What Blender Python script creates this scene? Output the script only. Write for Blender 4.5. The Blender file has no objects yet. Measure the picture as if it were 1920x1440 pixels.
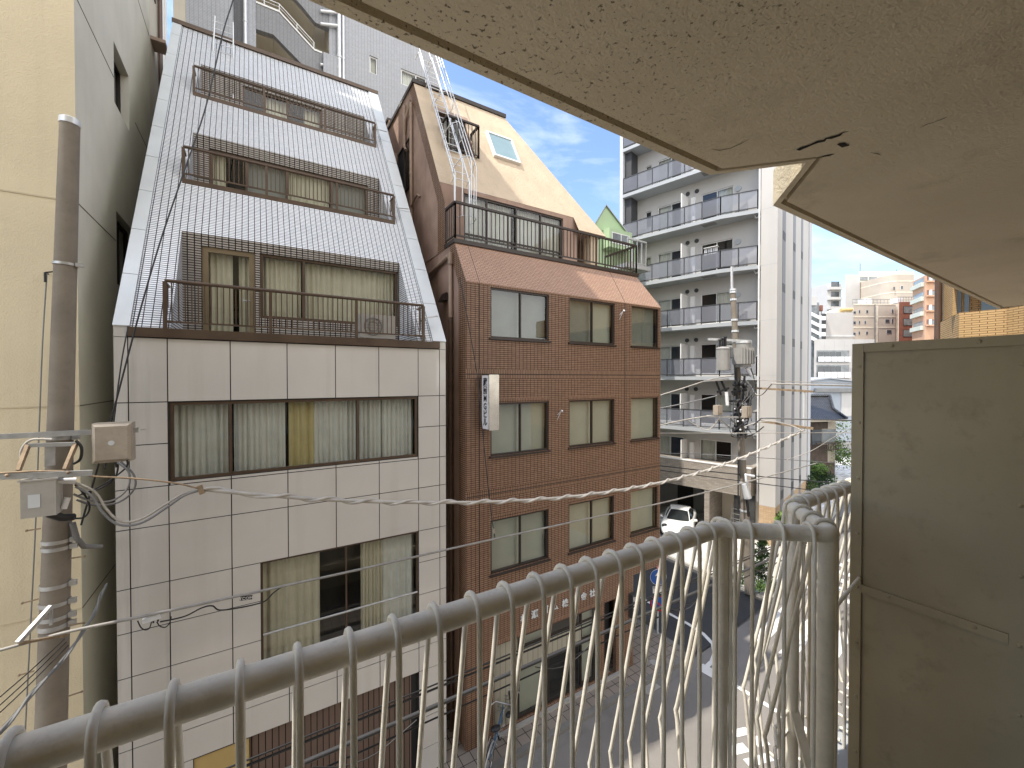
import bpy, math, random
from mathutils import Vector, Matrix
random.seed(7)
SC = bpy.context.scene
COL = SC.collection
# ------------------------------------------------------------------ camera, sky, sun, exposure
F, VX1, HY = 775.0, 2210.0, 710.0                 # focal length (px of a 1920 wide frame), street vanishing point, horizon
TH = math.atan(F / (VX1 - 960.0)); PIT = math.atan((720 - HY) / F)
sT, cT = math.sin(TH), math.cos(TH)
cam = bpy.data.cameras.new('camera'); cam.sensor_width = 36.0; cam.lens = F / 1920 * 36.0
cam.clip_start = 0.02; cam.clip_end = 3000
co = bpy.data.objects.new('camera', cam); COL.objects.link(co)
co.rotation_euler = (math.pi / 2 - PIT, 0, -TH); SC.camera = co
SUN = Vector((-0.525, 0.088, 1.0)).normalized()     # towards the sun
elev = math.asin(SUN.z); rot = math.atan2(SUN.x, SUN.y)
W = bpy.data.worlds.new('World'); SC.world = W; W.use_nodes = True
nt = W.node_tree; nt.nodes.clear()
def nd(nt, t, **k):
    n = nt.nodes.new(t)
    for a, b in k.items(): setattr(n, a, b)
    return n
wo = nd(nt, 'ShaderNodeOutputWorld'); bg = nd(nt, 'ShaderNodeBackground')
sky = nd(nt, 'ShaderNodeTexSky', sky_type='NISHITA', sun_disc=False, sun_elevation=elev, sun_rotation=rot % (2 * math.pi), air_density=1.0, dust_density=0.5, ozone_density=2.2)
tc = nd(nt, 'ShaderNodeTexCoord'); mp = nd(nt, 'ShaderNodeMapping'); mp.inputs['Scale'].default_value = (1.2, 1.2, 4.0)
nz = nd(nt, 'ShaderNodeTexNoise'); nz.inputs['Scale'].default_value = 2.3; nz.inputs['Detail'].default_value = 9; nz.inputs['Roughness'].default_value = 0.6
nz.inputs['Distortion'].default_value = 0.6
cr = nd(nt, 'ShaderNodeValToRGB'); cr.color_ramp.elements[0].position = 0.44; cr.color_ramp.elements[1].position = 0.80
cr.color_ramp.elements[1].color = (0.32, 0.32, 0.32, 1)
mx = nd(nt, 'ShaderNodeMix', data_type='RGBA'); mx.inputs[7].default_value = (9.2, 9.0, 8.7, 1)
L = nt.links.new
L(tc.outputs['Generated'], mp.inputs['Vector']); L(mp.outputs[0], nz.inputs['Vector']); L(nz.outputs[0], cr.inputs[0])
# the cloud is thin in the open sky down the street; an unseen bright veil is added over the near side as fill light for the facades
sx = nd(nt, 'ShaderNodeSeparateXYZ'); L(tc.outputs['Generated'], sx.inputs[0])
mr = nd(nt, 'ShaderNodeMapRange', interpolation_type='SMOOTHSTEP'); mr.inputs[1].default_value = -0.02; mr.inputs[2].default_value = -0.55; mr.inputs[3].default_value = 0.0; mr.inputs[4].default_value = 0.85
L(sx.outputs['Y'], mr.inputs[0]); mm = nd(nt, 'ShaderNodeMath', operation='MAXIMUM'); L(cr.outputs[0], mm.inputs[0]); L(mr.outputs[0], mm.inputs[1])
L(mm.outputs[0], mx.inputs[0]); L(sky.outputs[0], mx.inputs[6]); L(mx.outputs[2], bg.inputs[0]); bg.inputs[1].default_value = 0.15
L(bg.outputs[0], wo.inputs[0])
sl = bpy.data.lights.new('sun', 'SUN'); sl.energy = 2.75; sl.angle = math.radians(0.53); sl.color = (1.0, 0.93, 0.82)
so = bpy.data.objects.new('sun', sl); COL.objects.link(so)
so.rotation_euler = (-SUN).to_track_quat('-Z', 'Y').to_euler(); so.location = (-10, 0, 40)
VS = SC.view_settings; VS.view_transform = 'Standard'; VS.look = 'None'; VS.exposure = 1.1; VS.gamma = 1.0
SC.render.engine = 'CYCLES'
try:
    SC.cycles.use_denoising = True; SC.cycles.max_bounces = 10; SC.cycles.diffuse_bounces = 5; SC.cycles.transparent_max_bounces = 16
    SC.cycles.sample_clamp_indirect = 8.0; SC.cycles.caustics_reflective = False; SC.cycles.caustics_refractive = False
except Exception: pass
ROAD, PAVE = -9.47, -9.36                          # the camera is at the origin, on a third-floor balcony

# ------------------------------------------------------------------ from photo pixels (1920 x 1440) to points on real planes
def ray(x, y):
    u = (x - 960) / F; v = -(y - 720) / F
    fw = math.cos(PIT) + v * math.sin(PIT); up = -math.sin(PIT) + v * math.cos(PIT)
    return Vector((sT * fw + u * cT, cT * fw - u * sT, up))
def on_y(x, y, Y): r = ray(x, y); return r * (Y / r.y)
def on_x(x, y, X): r = ray(x, y); return r * (X / r.x)
def on_z(x, y, Z): r = ray(x, y); return r * (Z / r.z)
def at_d(x, y, d): return ray(x, y) * d            # d = distance along the view axis

# ------------------------------------------------------------------ materials
def principled(name):
    m = bpy.data.materials.new(name); m.use_nodes = True
    return m, m.node_tree, m.node_tree.nodes['Principled BSDF']
def rgba(c): return (c[0], c[1], c[2], 1.0)
def mixrgb(nt, fac, a, b, blend='MIX'):
    n = nd(nt, 'ShaderNodeMix', data_type='RGBA', blend_type=blend)
    for sock, v in ((0, fac), (6, a), (7, b)):
        if hasattr(v, 'is_linked') or hasattr(v, 'links'): nt.links.new(v, n.inputs[sock])
        elif sock == 0: n.inputs[0].default_value = v
        else: n.inputs[sock].default_value = rgba(v)
    return n.outputs[2]
def noise(nt, vec, scale, detail=4, rough=0.55, stretch=None):
    if stretch:
        mpn = nd(nt, 'ShaderNodeMapping'); mpn.inputs['Scale'].default_value = stretch
        nt.links.new(vec, mpn.inputs[0]); vec = mpn.outputs[0]
    n = nd(nt, 'ShaderNodeTexNoise'); n.inputs['Scale'].default_value = scale; n.inputs['Detail'].default_value = detail
    n.inputs['Roughness'].default_value = rough; nt.links.new(vec, n.inputs['Vector']); return n.outputs[0]
def ramp(nt, fac, p0, p1, v0=0.0, v1=1.0):
    n = nd(nt, 'ShaderNodeMapRange'); n.inputs[1].default_value = p0; n.inputs[2].default_value = p1
    n.inputs[3].default_value = v0; n.inputs[4].default_value = v1; nt.links.new(fac, n.inputs[0]); return n.outputs[0]
def bump(nt, b, h, strength, dist):
    n = nd(nt, 'ShaderNodeBump'); n.inputs['Strength'].default_value = strength; n.inputs['Distance'].default_value = dist
    nt.links.new(h, n.inputs['Height']); nt.links.new(n.outputs[0], b.inputs['Normal'])
def finish(nt, b, col, rough, spec=None, metal=0.0):
    if isinstance(col, (tuple, list)): b.inputs['Base Color'].default_value = rgba(col)
    else: nt.links.new(col, b.inputs['Base Color'])
    if isinstance(rough, (int, float)): b.inputs['Roughness'].default_value = rough
    else: nt.links.new(rough, b.inputs['Roughness'])
    if spec is not None: b.inputs['Specular IOR Level'].default_value = spec
    b.inputs['Metallic'].default_value = metal
def uvn(nt): return nd(nt, 'ShaderNodeTexCoord').outputs['UV']
def obn(nt): return nd(nt, 'ShaderNodeNewGeometry').outputs['Position']
def mat(name, col, rough=0.6, var=0.12, vscale=1.5, grain=0.0, gscale=60, spec=None, metal=0.0, streak=0.0, streak_col=None, bdist=0.004, dirt=0.0):
    m, nt, b = principled(name); P = obn(nt)
    c = mixrgb(nt, ramp(nt, noise(nt, P, vscale, 5), 0.35, 0.68), tuple(v * (1 - var) for v in col), tuple(min(1, v * (1 + var)) for v in col))
    if streak:
        s = noise(nt, P, 1.0, 6, 0.6, (2.6, 2.6, 0.16))
        f = ramp(nt, s, 0.52, 0.78, 0.0, streak)
        c = mixrgb(nt, f, c, streak_col or tuple(v * 0.35 for v in col))
    if dirt:
        f = ramp(nt, noise(nt, P, vscale * 5, 8, 0.7), 0.55, 0.75, 0.0, dirt)
        c = mixrgb(nt, f, c, tuple(v * 0.4 for v in col))
    if grain: bump(nt, b, noise(nt, P, gscale, 3, 0.6), grain, bdist)
    finish(nt, b, c, rough, spec, metal); return m
def tile(name, c1, c2, mortar, w, h, ms, offset=0.0, rough=0.45, dirt=0.25, spec=None, bmp=0.6, streak=0.25):
    m, nt, b = principled(name); uv = uvn(nt); P = obn(nt)
    n = nd(nt, 'ShaderNodeTexBrick', offset=offset, squash=1.0); nt.links.new(uv, n.inputs['Vector'])
    n.inputs['Color1'].default_value = rgba(c1); n.inputs['Color2'].default_value = rgba(c2); n.inputs['Mortar'].default_value = rgba(mortar)
    n.inputs['Scale'].default_value = 1.0; n.inputs['Mortar Size'].default_value = ms; n.inputs['Mortar Smooth'].default_value = 0.1
    n.inputs['Brick Width'].default_value = w; n.inputs['Row Height'].default_value = h
    c = n.outputs['Color']
    f = ramp(nt, noise(nt, P, 1.1, 7, 0.65), 0.48, 0.75, 0.0, dirt)
    c = mixrgb(nt, f, c, tuple(v * 0.55 for v in c1))
    if streak:
        f2 = ramp(nt, noise(nt, P, 1.0, 6, 0.6, (3.2, 3.2, 0.18)), 0.55, 0.8, 0.0, streak)
        c = mixrgb(nt, f2, c, tuple(v * 0.45 for v in c1))
    inv = nd(nt, 'ShaderNodeMath', operation='SUBTRACT'); inv.inputs[0].default_value = 1.0; nt.links.new(n.outputs['Fac'], inv.inputs[1])
    if bmp: bump(nt, b, inv.outputs[0], bmp, 0.006)
    rr = ramp(nt, n.outputs['Fac'], 0.0, 1.0, rough, 0.95); finish(nt, b, c, rr, None)
    nt.links.new(ramp(nt, n.outputs['Fac'], 0.0, 1.0, 0.5 if spec is None else spec, 0.0), b.inputs['Specular IOR Level']); return m
def glass(name, tint=(0.82, 0.83, 0.80), refl=0.9, base=0.06):
    m = bpy.data.materials.new(name); m.use_nodes = True; nt = m.node_tree; nt.nodes.clear()
    o = nd(nt, 'ShaderNodeOutputMaterial'); t = nd(nt, 'ShaderNodeBsdfTransparent'); g = nd(nt, 'ShaderNodeBsdfGlossy'); x = nd(nt, 'ShaderNodeMixShader')
    t.inputs[0].default_value = rgba(tint); g.inputs['Roughness'].default_value = 0.01; g.inputs['Color'].default_value = (refl, refl, refl, 1)
    fr = nd(nt, 'ShaderNodeLayerWeight'); fr.inputs[0].default_value = 0.5
    pw = nd(nt, 'ShaderNodeMath', operation='POWER'); pw.inputs[1].default_value = 3.5; nt.links.new(fr.outputs['Facing'], pw.inputs[0])
    mm = nd(nt, 'ShaderNodeMath', operation='MULTIPLY_ADD'); mm.inputs[1].default_value = 0.85; mm.inputs[2].default_value = base; mm.use_clamp = True
    nt.links.new(pw.outputs[0], mm.inputs[0]); nt.links.new(mm.outputs[0], x.inputs[0])
    nt.links.new(t.outputs[0], x.inputs[1]); nt.links.new(g.outputs[0], x.inputs[2]); nt.links.new(x.outputs[0], o.inputs[0]); return m

M = {}
def soffit_mat():
    m, nt, b = principled('soffit_stucco'); P = obn(nt)
    base = mixrgb(nt, ramp(nt, noise(nt, P, 1.3, 6), 0.35, 0.7), (0.69, 0.61, 0.455), (0.78, 0.69, 0.52))
    pores = ramp(nt, noise(nt, P, 75, 3, 0.55), 0.605, 0.68)
    sxyz = nd(nt, 'ShaderNodeSeparateXYZ'); nt.links.new(P, sxyz.inputs[0]); wob = nd(nt, 'ShaderNodeMath', operation='MULTIPLY_ADD'); wob.inputs[1].default_value = 1.6; nt.links.new(noise(nt, P, 1.3, 3), wob.inputs[0]); nt.links.new(sxyz.outputs['X'], wob.inputs[2])
    smooth = ramp(nt, wob.outputs[0], 2.6, 1.5)                     # trowelled smooth toward the repaired notch, sprayed rough elsewhere
    pm = nd(nt, 'ShaderNodeMath', operation='MULTIPLY'); nt.links.new(pores, pm.inputs[0]); nt.links.new(smooth, pm.inputs[1])
    c = mixrgb(nt, pm.outputs[0], base, (0.17, 0.135, 0.095))
    st = ramp(nt, noise(nt, P, 2.4, 8, 0.7), 0.56, 0.8, 0, 0.45)
    c = mixrgb(nt, st, c, (0.26, 0.215, 0.15))
    h = nd(nt, 'ShaderNodeMath', operation='ADD'); nt.links.new(noise(nt, P, 130, 3, 0.6), h.inputs[0]); nt.links.new(noise(nt, P, 45, 2), h.inputs[1])
    bump(nt, b, h.outputs[0], 0.9, 0.008); finish(nt, b, c, 0.9, 0.1); return m
M['soffit'] = soffit_mat()
M['cream_wall'] = mat('cream_wall', (0.55, 0.48, 0.35), 0.85, 0.08, 1.2, 0.4, 60, streak=0.15)
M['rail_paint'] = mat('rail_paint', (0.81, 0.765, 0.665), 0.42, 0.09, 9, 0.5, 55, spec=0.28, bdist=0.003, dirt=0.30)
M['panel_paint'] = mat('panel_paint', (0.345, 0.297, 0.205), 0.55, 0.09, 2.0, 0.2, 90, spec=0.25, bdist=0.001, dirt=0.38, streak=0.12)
M['yellow_wall'] = mat('yellow_wall', (0.68, 0.59, 0.415), 0.8, 0.05, 0.7, 0.8, 42, streak=0.16, bdist=0.012, spec=0.2)
M['grey_side'] = mat('grey_side', (0.64, 0.615, 0.53), 0.8, 0.06, 0.7, 0.7, 42, streak=0.10, bdist=0.010, spec=0.2)
M['white_panel'] = mat('white_panel', (0.60, 0.577, 0.54), 0.06, 0.045, 0.6, 0.05, 160, spec=0.62, streak=0.20, streak_col=(0.33, 0.29, 0.24), bdist=0.0006)
M['white_panel_worn'] = mat('white_panel_worn', (0.56, 0.54, 0.505), 0.10, 0.05, 0.8, 0.05, 160, spec=0.5, streak=0.55, streak_col=(0.24, 0.205, 0.165), bdist=0.0006)
M['joint'] = mat('joint', (0.035, 0.03, 0.027), 0.9)
M['trim_panel'] = mat('trim_panel', (0.66, 0.69, 0.70), 0.22, 0.05, 1.2, spec=0.5, streak=0.12)
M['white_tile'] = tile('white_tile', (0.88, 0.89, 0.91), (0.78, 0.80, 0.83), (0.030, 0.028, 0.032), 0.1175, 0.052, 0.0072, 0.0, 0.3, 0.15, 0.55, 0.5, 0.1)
M['white_tile_shaded_dirty'] = tile('white_tile_shaded_dirty', (0.42, 0.385, 0.35), (0.34, 0.31, 0.28), (0.018, 0.015, 0.013), 0.1175, 0.052, 0.0105, 0.0, 0.35, 0.6, 0.4, 0.5, 0.4)  # terrace back walls: recess shade and grime both put into the tile colour
M['bronze'] = mat('bronze', (0.105, 0.072, 0.05), 0.42, 0.15, 3, metal=0.25, spec=0.4)
M['dark_bronze'] = mat('dark_bronze', (0.036, 0.026, 0.022), 0.4, 0.15, 3, metal=0.25)
M['olive_bronze'] = mat('olive_bronze', (0.20, 0.155, 0.095), 0.4, 0.1, 3, metal=0.2)
M['brown_tile'] = tile('brown_tile', (0.285, 0.172, 0.112), (0.235, 0.138, 0.088), (0.040, 0.024, 0.018), 0.120, 0.0525, 0.0066, 0.0, 0.42, 0.45, 0.4, 0.7, 0.3)
M['brown_tile_up'] = tile('brown_tile_up', (0.285, 0.172, 0.112), (0.235, 0.138, 0.088), (0.040, 0.024, 0.018), 0.0525, 0.120, 0.0066, 0.0, 0.42, 0.2, 0.4, 0.7, 0.1)
M['salmon_tile'] = tile('salmon_tile', (0.48, 0.305, 0.215), (0.42, 0.265, 0.185), (0.16, 0.095, 0.07), 0.120, 0.060, 0.0055, 0.5, 0.5, 0.3, 0.35, 0.6, 0.15)
M['tan_stucco'] = mat('tan_stucco', (0.55, 0.44, 0.32), 0.9, 0.07, 1.3, 0.9, 16, streak=0.22, bdist=0.02)
M['mauve_stucco'] = mat('mauve_stucco', (0.37, 0.255, 0.20), 0.9, 0.14, 1.6, 0.5, 18, streak=0.6, streak_col=(0.14, 0.085, 0.065), bdist=0.01)
M['pipe_tan'] = mat('pipe_tan', (0.33, 0.235, 0.175), 0.5, 0.1, 3, streak=0.2)
M['pipe_brown'] = mat('pipe_brown', (0.12, 0.075, 0.055), 0.45, 0.15, 3)
M['curtain'] = mat('curtain', (0.66, 0.63, 0.51), 0.95, 0.05, 4)
M['curtain_white'] = mat('curtain_white', (0.72, 0.73, 0.70), 0.95, 0.05, 4)
M['curtain_yellow'] = mat('curtain_yellow', (0.58, 0.50, 0.26), 0.95, 0.06, 4)
M['blind'] = mat('blind', (0.56, 0.555, 0.49), 0.8, 0.04, 2)
M['blind_dark'] = mat('blind_dark', (0.29, 0.30, 0.285), 0.8, 0.08, 2)
M['interior'] = mat('interior', (0.025, 0.025, 0.025), 0.9)
M['glass'] = glass('glass'); M['glass_green'] = glass('glass_green', (0.74, 0.77, 0.73), 0.9, 0.08)
M['glass_dark'] = glass('glass_dark', (0.25, 0.28, 0.28), 0.85, 0.06)
def balcony_glass():
    m, nt, b = principled('balcony_glass'); finish(nt, b, (0.30, 0.315, 0.365), 0.05, 0.9)
    tr = nd(nt, 'ShaderNodeBsdfTransparent'); tr.inputs[0].default_value = (0.66, 0.68, 0.72, 1); x = nd(nt, 'ShaderNodeMixShader'); x.inputs[0].default_value = 0.5
    o = nt.nodes['Material Output']; nt.links.new(b.outputs[0], x.inputs[1]); nt.links.new(tr.outputs[0], x.inputs[2]); nt.links.new(x.outputs[0], o.inputs[0]); return m
M['balcony_glass'] = balcony_glass()
M['concrete_pole'] = mat('concrete_pole', (0.25, 0.215, 0.172), 0.9, 0.12, 2.5, 0.5, 70, streak=0.35, bdist=0.003, dirt=0.25)
M['galv'] = mat('galv', (0.50, 0.50, 0.49), 0.45, 0.12, 8, metal=0.55, dirt=0.3)
M['galv_white'] = mat('galv_white', (0.74, 0.76, 0.78), 0.35, 0.06, 6, metal=0.3)
M['rusty'] = mat('rusty', (0.32, 0.235, 0.15), 0.7, 0.3, 9, metal=0.2, dirt=0.4)
M['box_tan'] = mat('box_tan', (0.40, 0.345, 0.275), 0.6, 0.12, 4, dirt=0.35)
M['box_grey'] = mat('box_grey', (0.46, 0.44, 0.40), 0.5, 0.08, 4, dirt=0.2, metal=0.2)
M['cable_white'] = mat('cable_white', (0.46, 0.43, 0.385), 0.6, 0.15, 5)
M['cable_black'] = mat('cable_black', (0.018, 0.018, 0.018), 0.5)
M['cable_grey'] = mat('cable_grey', (0.20, 0.20, 0.20), 0.55)
M['black'] = mat('black', (0.015, 0.015, 0.016), 0.5)
M['white_paint'] = mat('white_paint', (0.78, 0.78, 0.77), 0.45, 0.04, 3)
M['white_render'] = mat('white_render', (0.53, 0.515, 0.495), 0.8, 0.04, 0.5, 0.2, 25, streak=0.06, bdist=0.004)
M['grey_render'] = mat('grey_render', (0.52, 0.535, 0.56), 0.8, 0.04, 0.5)
M['slab_grey'] = mat('slab_grey', (0.40, 0.425, 0.45), 0.6, 0.05, 1)
M['charcoal'] = mat('charcoal', (0.05, 0.052, 0.057), 0.6, 0.1, 1)
M['tower_tile'] = tile('tower_tile', (0.46, 0.475, 0.505), (0.41, 0.42, 0.45), (0.285, 0.295, 0.32), 0.13, 0.055, 0.007, 0.0, 0.5, 0.15, 0.35, 0.4, 0.2)
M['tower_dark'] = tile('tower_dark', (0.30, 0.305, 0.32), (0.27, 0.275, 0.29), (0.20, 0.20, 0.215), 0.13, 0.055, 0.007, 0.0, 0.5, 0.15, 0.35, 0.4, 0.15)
M['stair_beige'] = mat('stair_beige', (0.60, 0.55, 0.46), 0.85, 0.06, 0.9, streak=0.15)
M['podium_brick'] = tile('podium_brick', (0.36, 0.325, 0.285), (0.27, 0.24, 0.205), (0.24, 0.21, 0.19), 0.30, 0.085, 0.006, 0.5, 0.7, 0.2, 0.3, 0.8, 0.1)
M['orange_brick'] = tile('orange_brick', (0.56, 0.41, 0.26), (0.48, 0.34, 0.21), (0.30, 0.21, 0.13), 0.26,0.07,0.005, 0.5, 0.7, 0.15, 0.3, 0.5, 0.1)
M['ochre_tile'] = tile('ochre_tile', (0.53, 0.35, 0.165), (0.48, 0.315, 0.145), (0.13, 0.075, 0.035), 0.30, 0.064, 0.0065, 0.5, 0.55, 0.12, 0.35, 0.8, 0.08)
M['asphalt'] = mat('asphalt', (0.215, 0.20, 0.183), 0.9, 0.10, 0.7, 0.5, 120, dirt=0.10, bdist=0.004)
M['asphalt_dark'] = mat('asphalt_dark', (0.045, 0.045, 0.047), 0.85, 0.14, 0.9, 0.5, 120, bdist=0.004)  # side road, much darker than the main road asphalt
M['cable_mid'] = mat('cable_mid', (0.30, 0.285, 0.26), 0.55, 0.15, 5)
M['cable_dark'] = mat('cable_dark', (0.05, 0.05, 0.052), 0.5)
M['slit_glass'] = mat('slit_glass', (0.20, 0.205, 0.215), 0.6, 0.1, 0.5)
M['transformer_grey'] = mat('transformer_grey', (0.31, 0.30, 0.28), 0.5, 0.08, 3, dirt=0.2)
M['ground_grey'] = mat('ground_grey', (0.16, 0.155, 0.15), 0.95, 0.1, 0.3)
M['concrete'] = mat('concrete', (0.36, 0.345, 0.32), 0.85, 0.1, 1.5, 0.3, 60, dirt=0.25)
M['gutter_concrete'] = mat('gutter_concrete', (0.20, 0.19, 0.175), 0.9, 0.15, 1.5, 0.3, 60, dirt=0.4)
M['pave_tile'] = tile('pave_tile', (0.29, 0.25, 0.212), (0.255, 0.22, 0.187), (0.045, 0.04, 0.036), 0.30,0.30,0.010, 0.0, 0.8, 0.3, 0.2, 0.4, 0)
M['apt_paving'] = tile('apt_paving', (0.72, 0.71, 0.69), (0.42, 0.41, 0.40), (0.34, 0.33, 0.31), 0.62, 0.26, 0.006, 0.5, 0.8, 0.15, 0.2, 0.3, 0)
M['road_white'] = mat('road_white', (0.74, 0.73, 0.70), 0.75, 0.06, 5, 0.3, 120, dirt=0.30)
def emboss(name, col, w): return tile(name, col, tuple(v * 0.85 for v in col), tuple(v * 0.18 for v in col), w, 30.0, 0.009, 0.0, 0.55, 0.2, 0.35, 0.8, 0.1)
M['ribbed_brown'] = emboss('ribbed_brown', (0.165, 0.115, 0.090), 0.115)
M['shutter_grey'] = tile('shutter_grey', (0.36, 0.34, 0.27), (0.33, 0.31, 0.25), (0.20, 0.19, 0.15), 0.17, 30.0, 0.010, 0.0, 0.5, 0.2, 0.35, 0.5, 0.2)
M['ochre_sign'] = mat('ochre_sign', (0.50, 0.36, 0.14), 0.5, 0.06, 2)
M['steel'] = mat('steel', (0.48, 0.44, 0.38), 0.22, 0.15, 2.5, metal=0.9, streak=0.3)
M['sign_white'] = mat('sign_white', (0.82, 0.82, 0.83), 0.35, 0.02, 3)
M['sign_black'] = mat('sign_black', (0.012, 0.012, 0.014), 0.4)
M['sign_red'] = mat('sign_red', (0.55, 0.018, 0.02), 0.35, 0.05)
M['sign_blue'] = mat('sign_blue', (0.012, 0.10, 0.42), 0.35, 0.05)
M['car_paint'] = mat('car_paint', (0.80, 0.80, 0.78), 0.12, 0.01, 2, spec=0.6)
M['car_glass'] = mat('car_glass', (0.02, 0.025, 0.027), 0.05, 0.05, 2, spec=0.7)
M['tyre'] = mat('tyre', (0.02, 0.02, 0.02), 0.8)
M['chrome'] = mat('chrome', (0.62, 0.62, 0.63), 0.2, 0.05, 2, metal=0.9)
M['bike_blue'] = mat('bike_blue', (0.05, 0.12, 0.20), 0.4)
M['leaf'] = mat('leaf', (0.075, 0.135, 0.035), 0.7, 0.45, 9); M['leaf_light'] = mat('leaf_light', (0.14, 0.24, 0.05), 0.7, 0.4, 9)
M['leaf_dark'] = mat('leaf_dark', (0.035, 0.075, 0.025), 0.7, 0.4, 9)
M['bark'] = mat('bark', (0.12, 0.085, 0.06), 0.9, 0.2, 5)
M['green_render'] = mat('green_render', (0.40, 0.53, 0.33), 0.8, 0.04, 0.8, streak=0.22)
M['pale_green'] = mat('pale_green', (0.58, 0.60, 0.52), 0.85, 0.04, 0.4)
M['beige_render'] = mat('beige_render', (0.50, 0.435, 0.36), 0.85, 0.05, 0.5, streak=0.08)
M['cream_line'] = mat('cream_line', (0.70, 0.64, 0.52), 0.85)
M['red_brick'] = mat('red_brick', (0.26, 0.105, 0.07), 0.8, 0.12, 1.5)
M['orange_render'] = mat('orange_render', (0.58, 0.35, 0.22), 0.8, 0.05, 0.8)
M['window_dark'] = mat('window_dark', (0.07, 0.08, 0.09), 0.08, 0.2, 0.7, spec=0.7)
M['window_grey'] = mat('window_grey', (0.22, 0.24, 0.25), 0.1, 0.25, 1.2, spec=0.6)
M['steel_roof'] = mat('steel_roof', (0.36, 0.40, 0.45), 0.5, 0.06, 0.6)
M['old_wood'] = mat('old_wood', (0.085, 0.062, 0.047), 0.85, 0.25, 3, streak=0.4)
M['old_plaster'] = mat('old_plaster', (0.42, 0.37, 0.29), 0.85, 0.12, 2, streak=0.3)
def roof_tile_mat():
    m, nt, b = principled('kawara'); uv = uvn(nt)
    n = nd(nt, 'ShaderNodeTexBrick', offset=0.5); nt.links.new(uv, n.inputs['Vector']); n.inputs['Scale'].default_value = 1
    for k, v in (('Color1', (0.075, 0.077, 0.082)), ('Color2', (0.045, 0.046, 0.05)), ('Mortar', (0.008, 0.008, 0.009))): n.inputs[k].default_value = rgba(v)
    n.inputs['Brick Width'].default_value = 0.27; n.inputs['Row Height'].default_value = 0.25; n.inputs['Mortar Size'].default_value = 0.03
    wv = nd(nt, 'ShaderNodeTexWave', bands_direction='X'); wv.inputs['Scale'].default_value = 1.16; nt.links.new(uv, wv.inputs[0])
    bump(nt, b, wv.outputs[1], 0.9, 0.05); finish(nt, b, n.outputs[0], 0.35, 0.5); return m
M['kawara'] = roof_tile_mat()
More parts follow.
